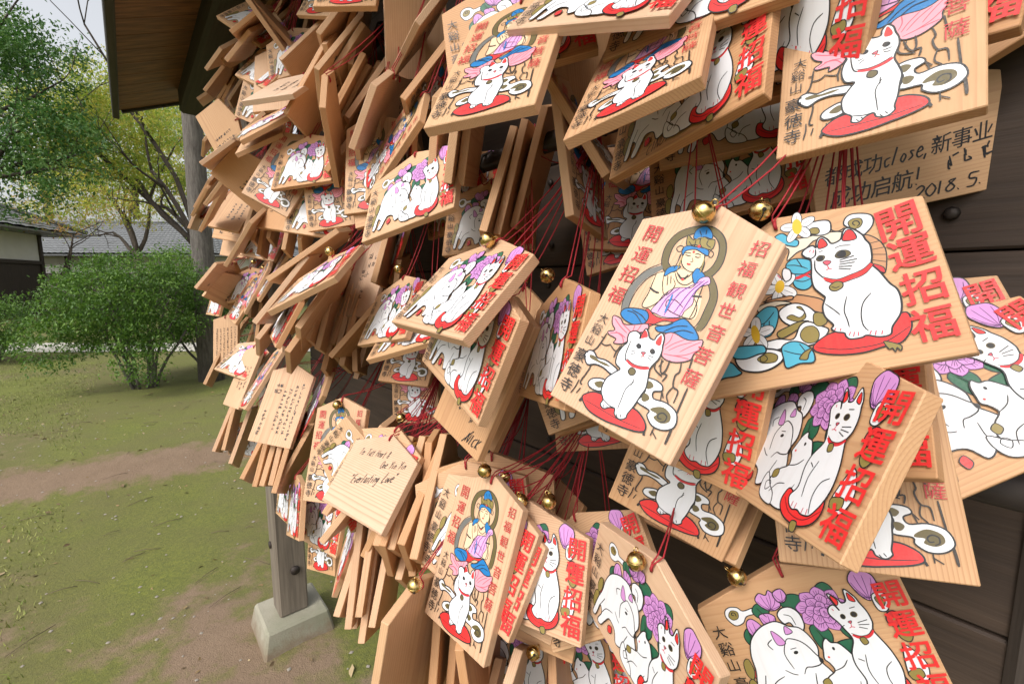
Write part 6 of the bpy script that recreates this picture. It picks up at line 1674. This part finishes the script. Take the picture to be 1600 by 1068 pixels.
tag(m.build('fallen_leaves', [flat('dead_leaf_a', (.24, .16, .07), .8), flat('dead_leaf_b', (.34, .26, .14), .8), flat('dead_leaf_c', (.13, .085, .04), .8), flat('twig', (.10, .07, .045), .9), flat('pebble', (.26, .23, .19), .85)]), 'dead leaves, twigs and pebbles scattered on the earth', None, None, 'stuff')

# ------------------------------------------------------------ buildings on the left
PLASTER = NT('white_plaster'); PLASTER = PLASTER.done(PLASTER.mix(PLASTER.noise(coords(PLASTER), 3, 4), (.62, .60, .56), (.76, .75, .72)), .9)
DARKT = timber('house_timber', (.075, .055, .042), (.03, .022, .018), 'z')
t = NT('grey_roof_tile'); co = coords(t); TILE = t.done(t.mix(t.noise(co, 6, 4), (.10, .105, .11), (.22, .225, .23)), .45)
def tile_slope(m, p00, p10, p11, p01, rows, cols, thick=.05):
    """rows of half-round tiles over a sloping quad (p00-p10 eave, p01-p11 ridge)"""
    p00, p10, p11, p01 = map(Vector, (p00, p10, p11, p01)); nrm = (p10 - p00).cross(p01 - p00).normalized()
    vs = []; fs = []; sub = 4; W = cols * sub + 1
    for j in range(rows):
        for e in (0, 1):
            v = (j + e * .98) / rows
            for i in range(W):
                u = i / (W - 1); b = p00.lerp(p10, u).lerp(p01.lerp(p11, u), v)
                vs.append(b + nrm * (thick * .6 * abs(math.sin(math.pi * i / sub)) + (thick * .5 if e == 0 else 0)))
    for j in range(rows * 2 - 1):
        for i in range(W - 1): fs.append((j * W + i, j * W + i + 1, (j + 1) * W + i + 1, (j + 1) * W + i))
    m.add(vs, fs)
def house(label, c, wx, wy, wall_h, roof_h, over, rot, rows, cols, seed, panels):
    root = empty('timber_house', (c[0], c[1], gz(c[0], c[1]))); root.rotation_euler = (0, 0, rot); tag(root, label, 'house')
    m = MB(); m.box((0, 0, wall_h * .81), wx, wy, wall_h * .38); m.box((0, 0, wall_h * .31), wx - .02, wy - .02, wall_h * .62, None, 1); m.build('wall', [PLASTER, DARKT], root)
    m = MB()
    for i in range(panels + 1):
        x = -wx / 2 + wx * i / panels; m.box((x, -wy / 2 - .02, wall_h / 2), .14, .10, wall_h)
    for i in range(3): m.box((wx / 2 + .02, -wy / 2 + wy * i / 2, wall_h / 2), .10, .14, wall_h)
    for z in (.08, wall_h * .62, wall_h - .08): m.box((0, -wy / 2 - .045, z), wx + .1, .05, .13); m.box((wx / 2 + .045, 0, z), .05, wy + .1, .13)
    m.build('timber_frame', [DARKT], root)
    for i in range(panels):
        if i % 2 == 0:
            f = MB(); x = -wx / 2 + wx * (i + .5) / panels; f.box((x, -wy / 2 - .03, wall_h * .31), wx / panels - .16, .05, wall_h * .6 - .16); fo = f.build('shutter', [DARKT], root)
            g = MB()
            for k in range(6): g.box((x - (wx / panels - .3) / 2 + (wx / panels - .3) * k / 5, -wy / 2 - .062, wall_h * .31), .03, .012, wall_h * .6 - .2)
            g.build('slats', [BEAM], fo)
    m = MB(); X, Y = wx / 2 + over, wy / 2 + over; z0, z1 = wall_h - .05, wall_h + roof_h; R_ = max(.3, X - Y)
    tile_slope(m, (-X, -Y, z0), (X, -Y, z0), (R_, 0, z1), (-R_, 0, z1), rows, cols); tile_slope(m, (X, Y, z0), (-X, Y, z0), (-R_, 0, z1), (R_, 0, z1), rows, cols)
    tile_slope(m, (X, -Y, z0), (X, Y, z0), (R_, 0, z1), (R_, .01, z1), rows, cols // 2); tile_slope(m, (-X, Y, z0), (-X, -Y, z0), (-R_, 0, z1), (-R_, -.01, z1), rows, cols // 2)
    m.box((0, 0, z0 - .06), 2 * X - .06, 2 * Y - .06, .07)
    rf = m.build('roof', [TILE], root); m = MB(); m.tube([(-R_, 0, z1 + .06), (R_, 0, z1 + .06)], .13, 8)
    for sx in (-1, 1):
        for sy in (-1, 1): m.tube([(sx * R_, 0, z1 + .04), (sx * X, sy * Y, z0 + .12)], [.11, .09], 8)
    m.build('ridge_tiles', [TILE], rf)
hc = vis(-215, 480, 14.0)
house('dark timber house with white plaster panels and a tiled hip roof at the left edge', (hc.x, hc.y + 1), 4.6, 5.0, 3.15, 1.5, 1.05, .25, 12, 26, 1, 4)
hc = vis(190, 470, 21)
house('long low building under a grey tiled roof behind the bushes', (hc.x, hc.y + 2), 13, 4.2, 2.5, 1.6, .7, .06, 14, 60, 2, 9)
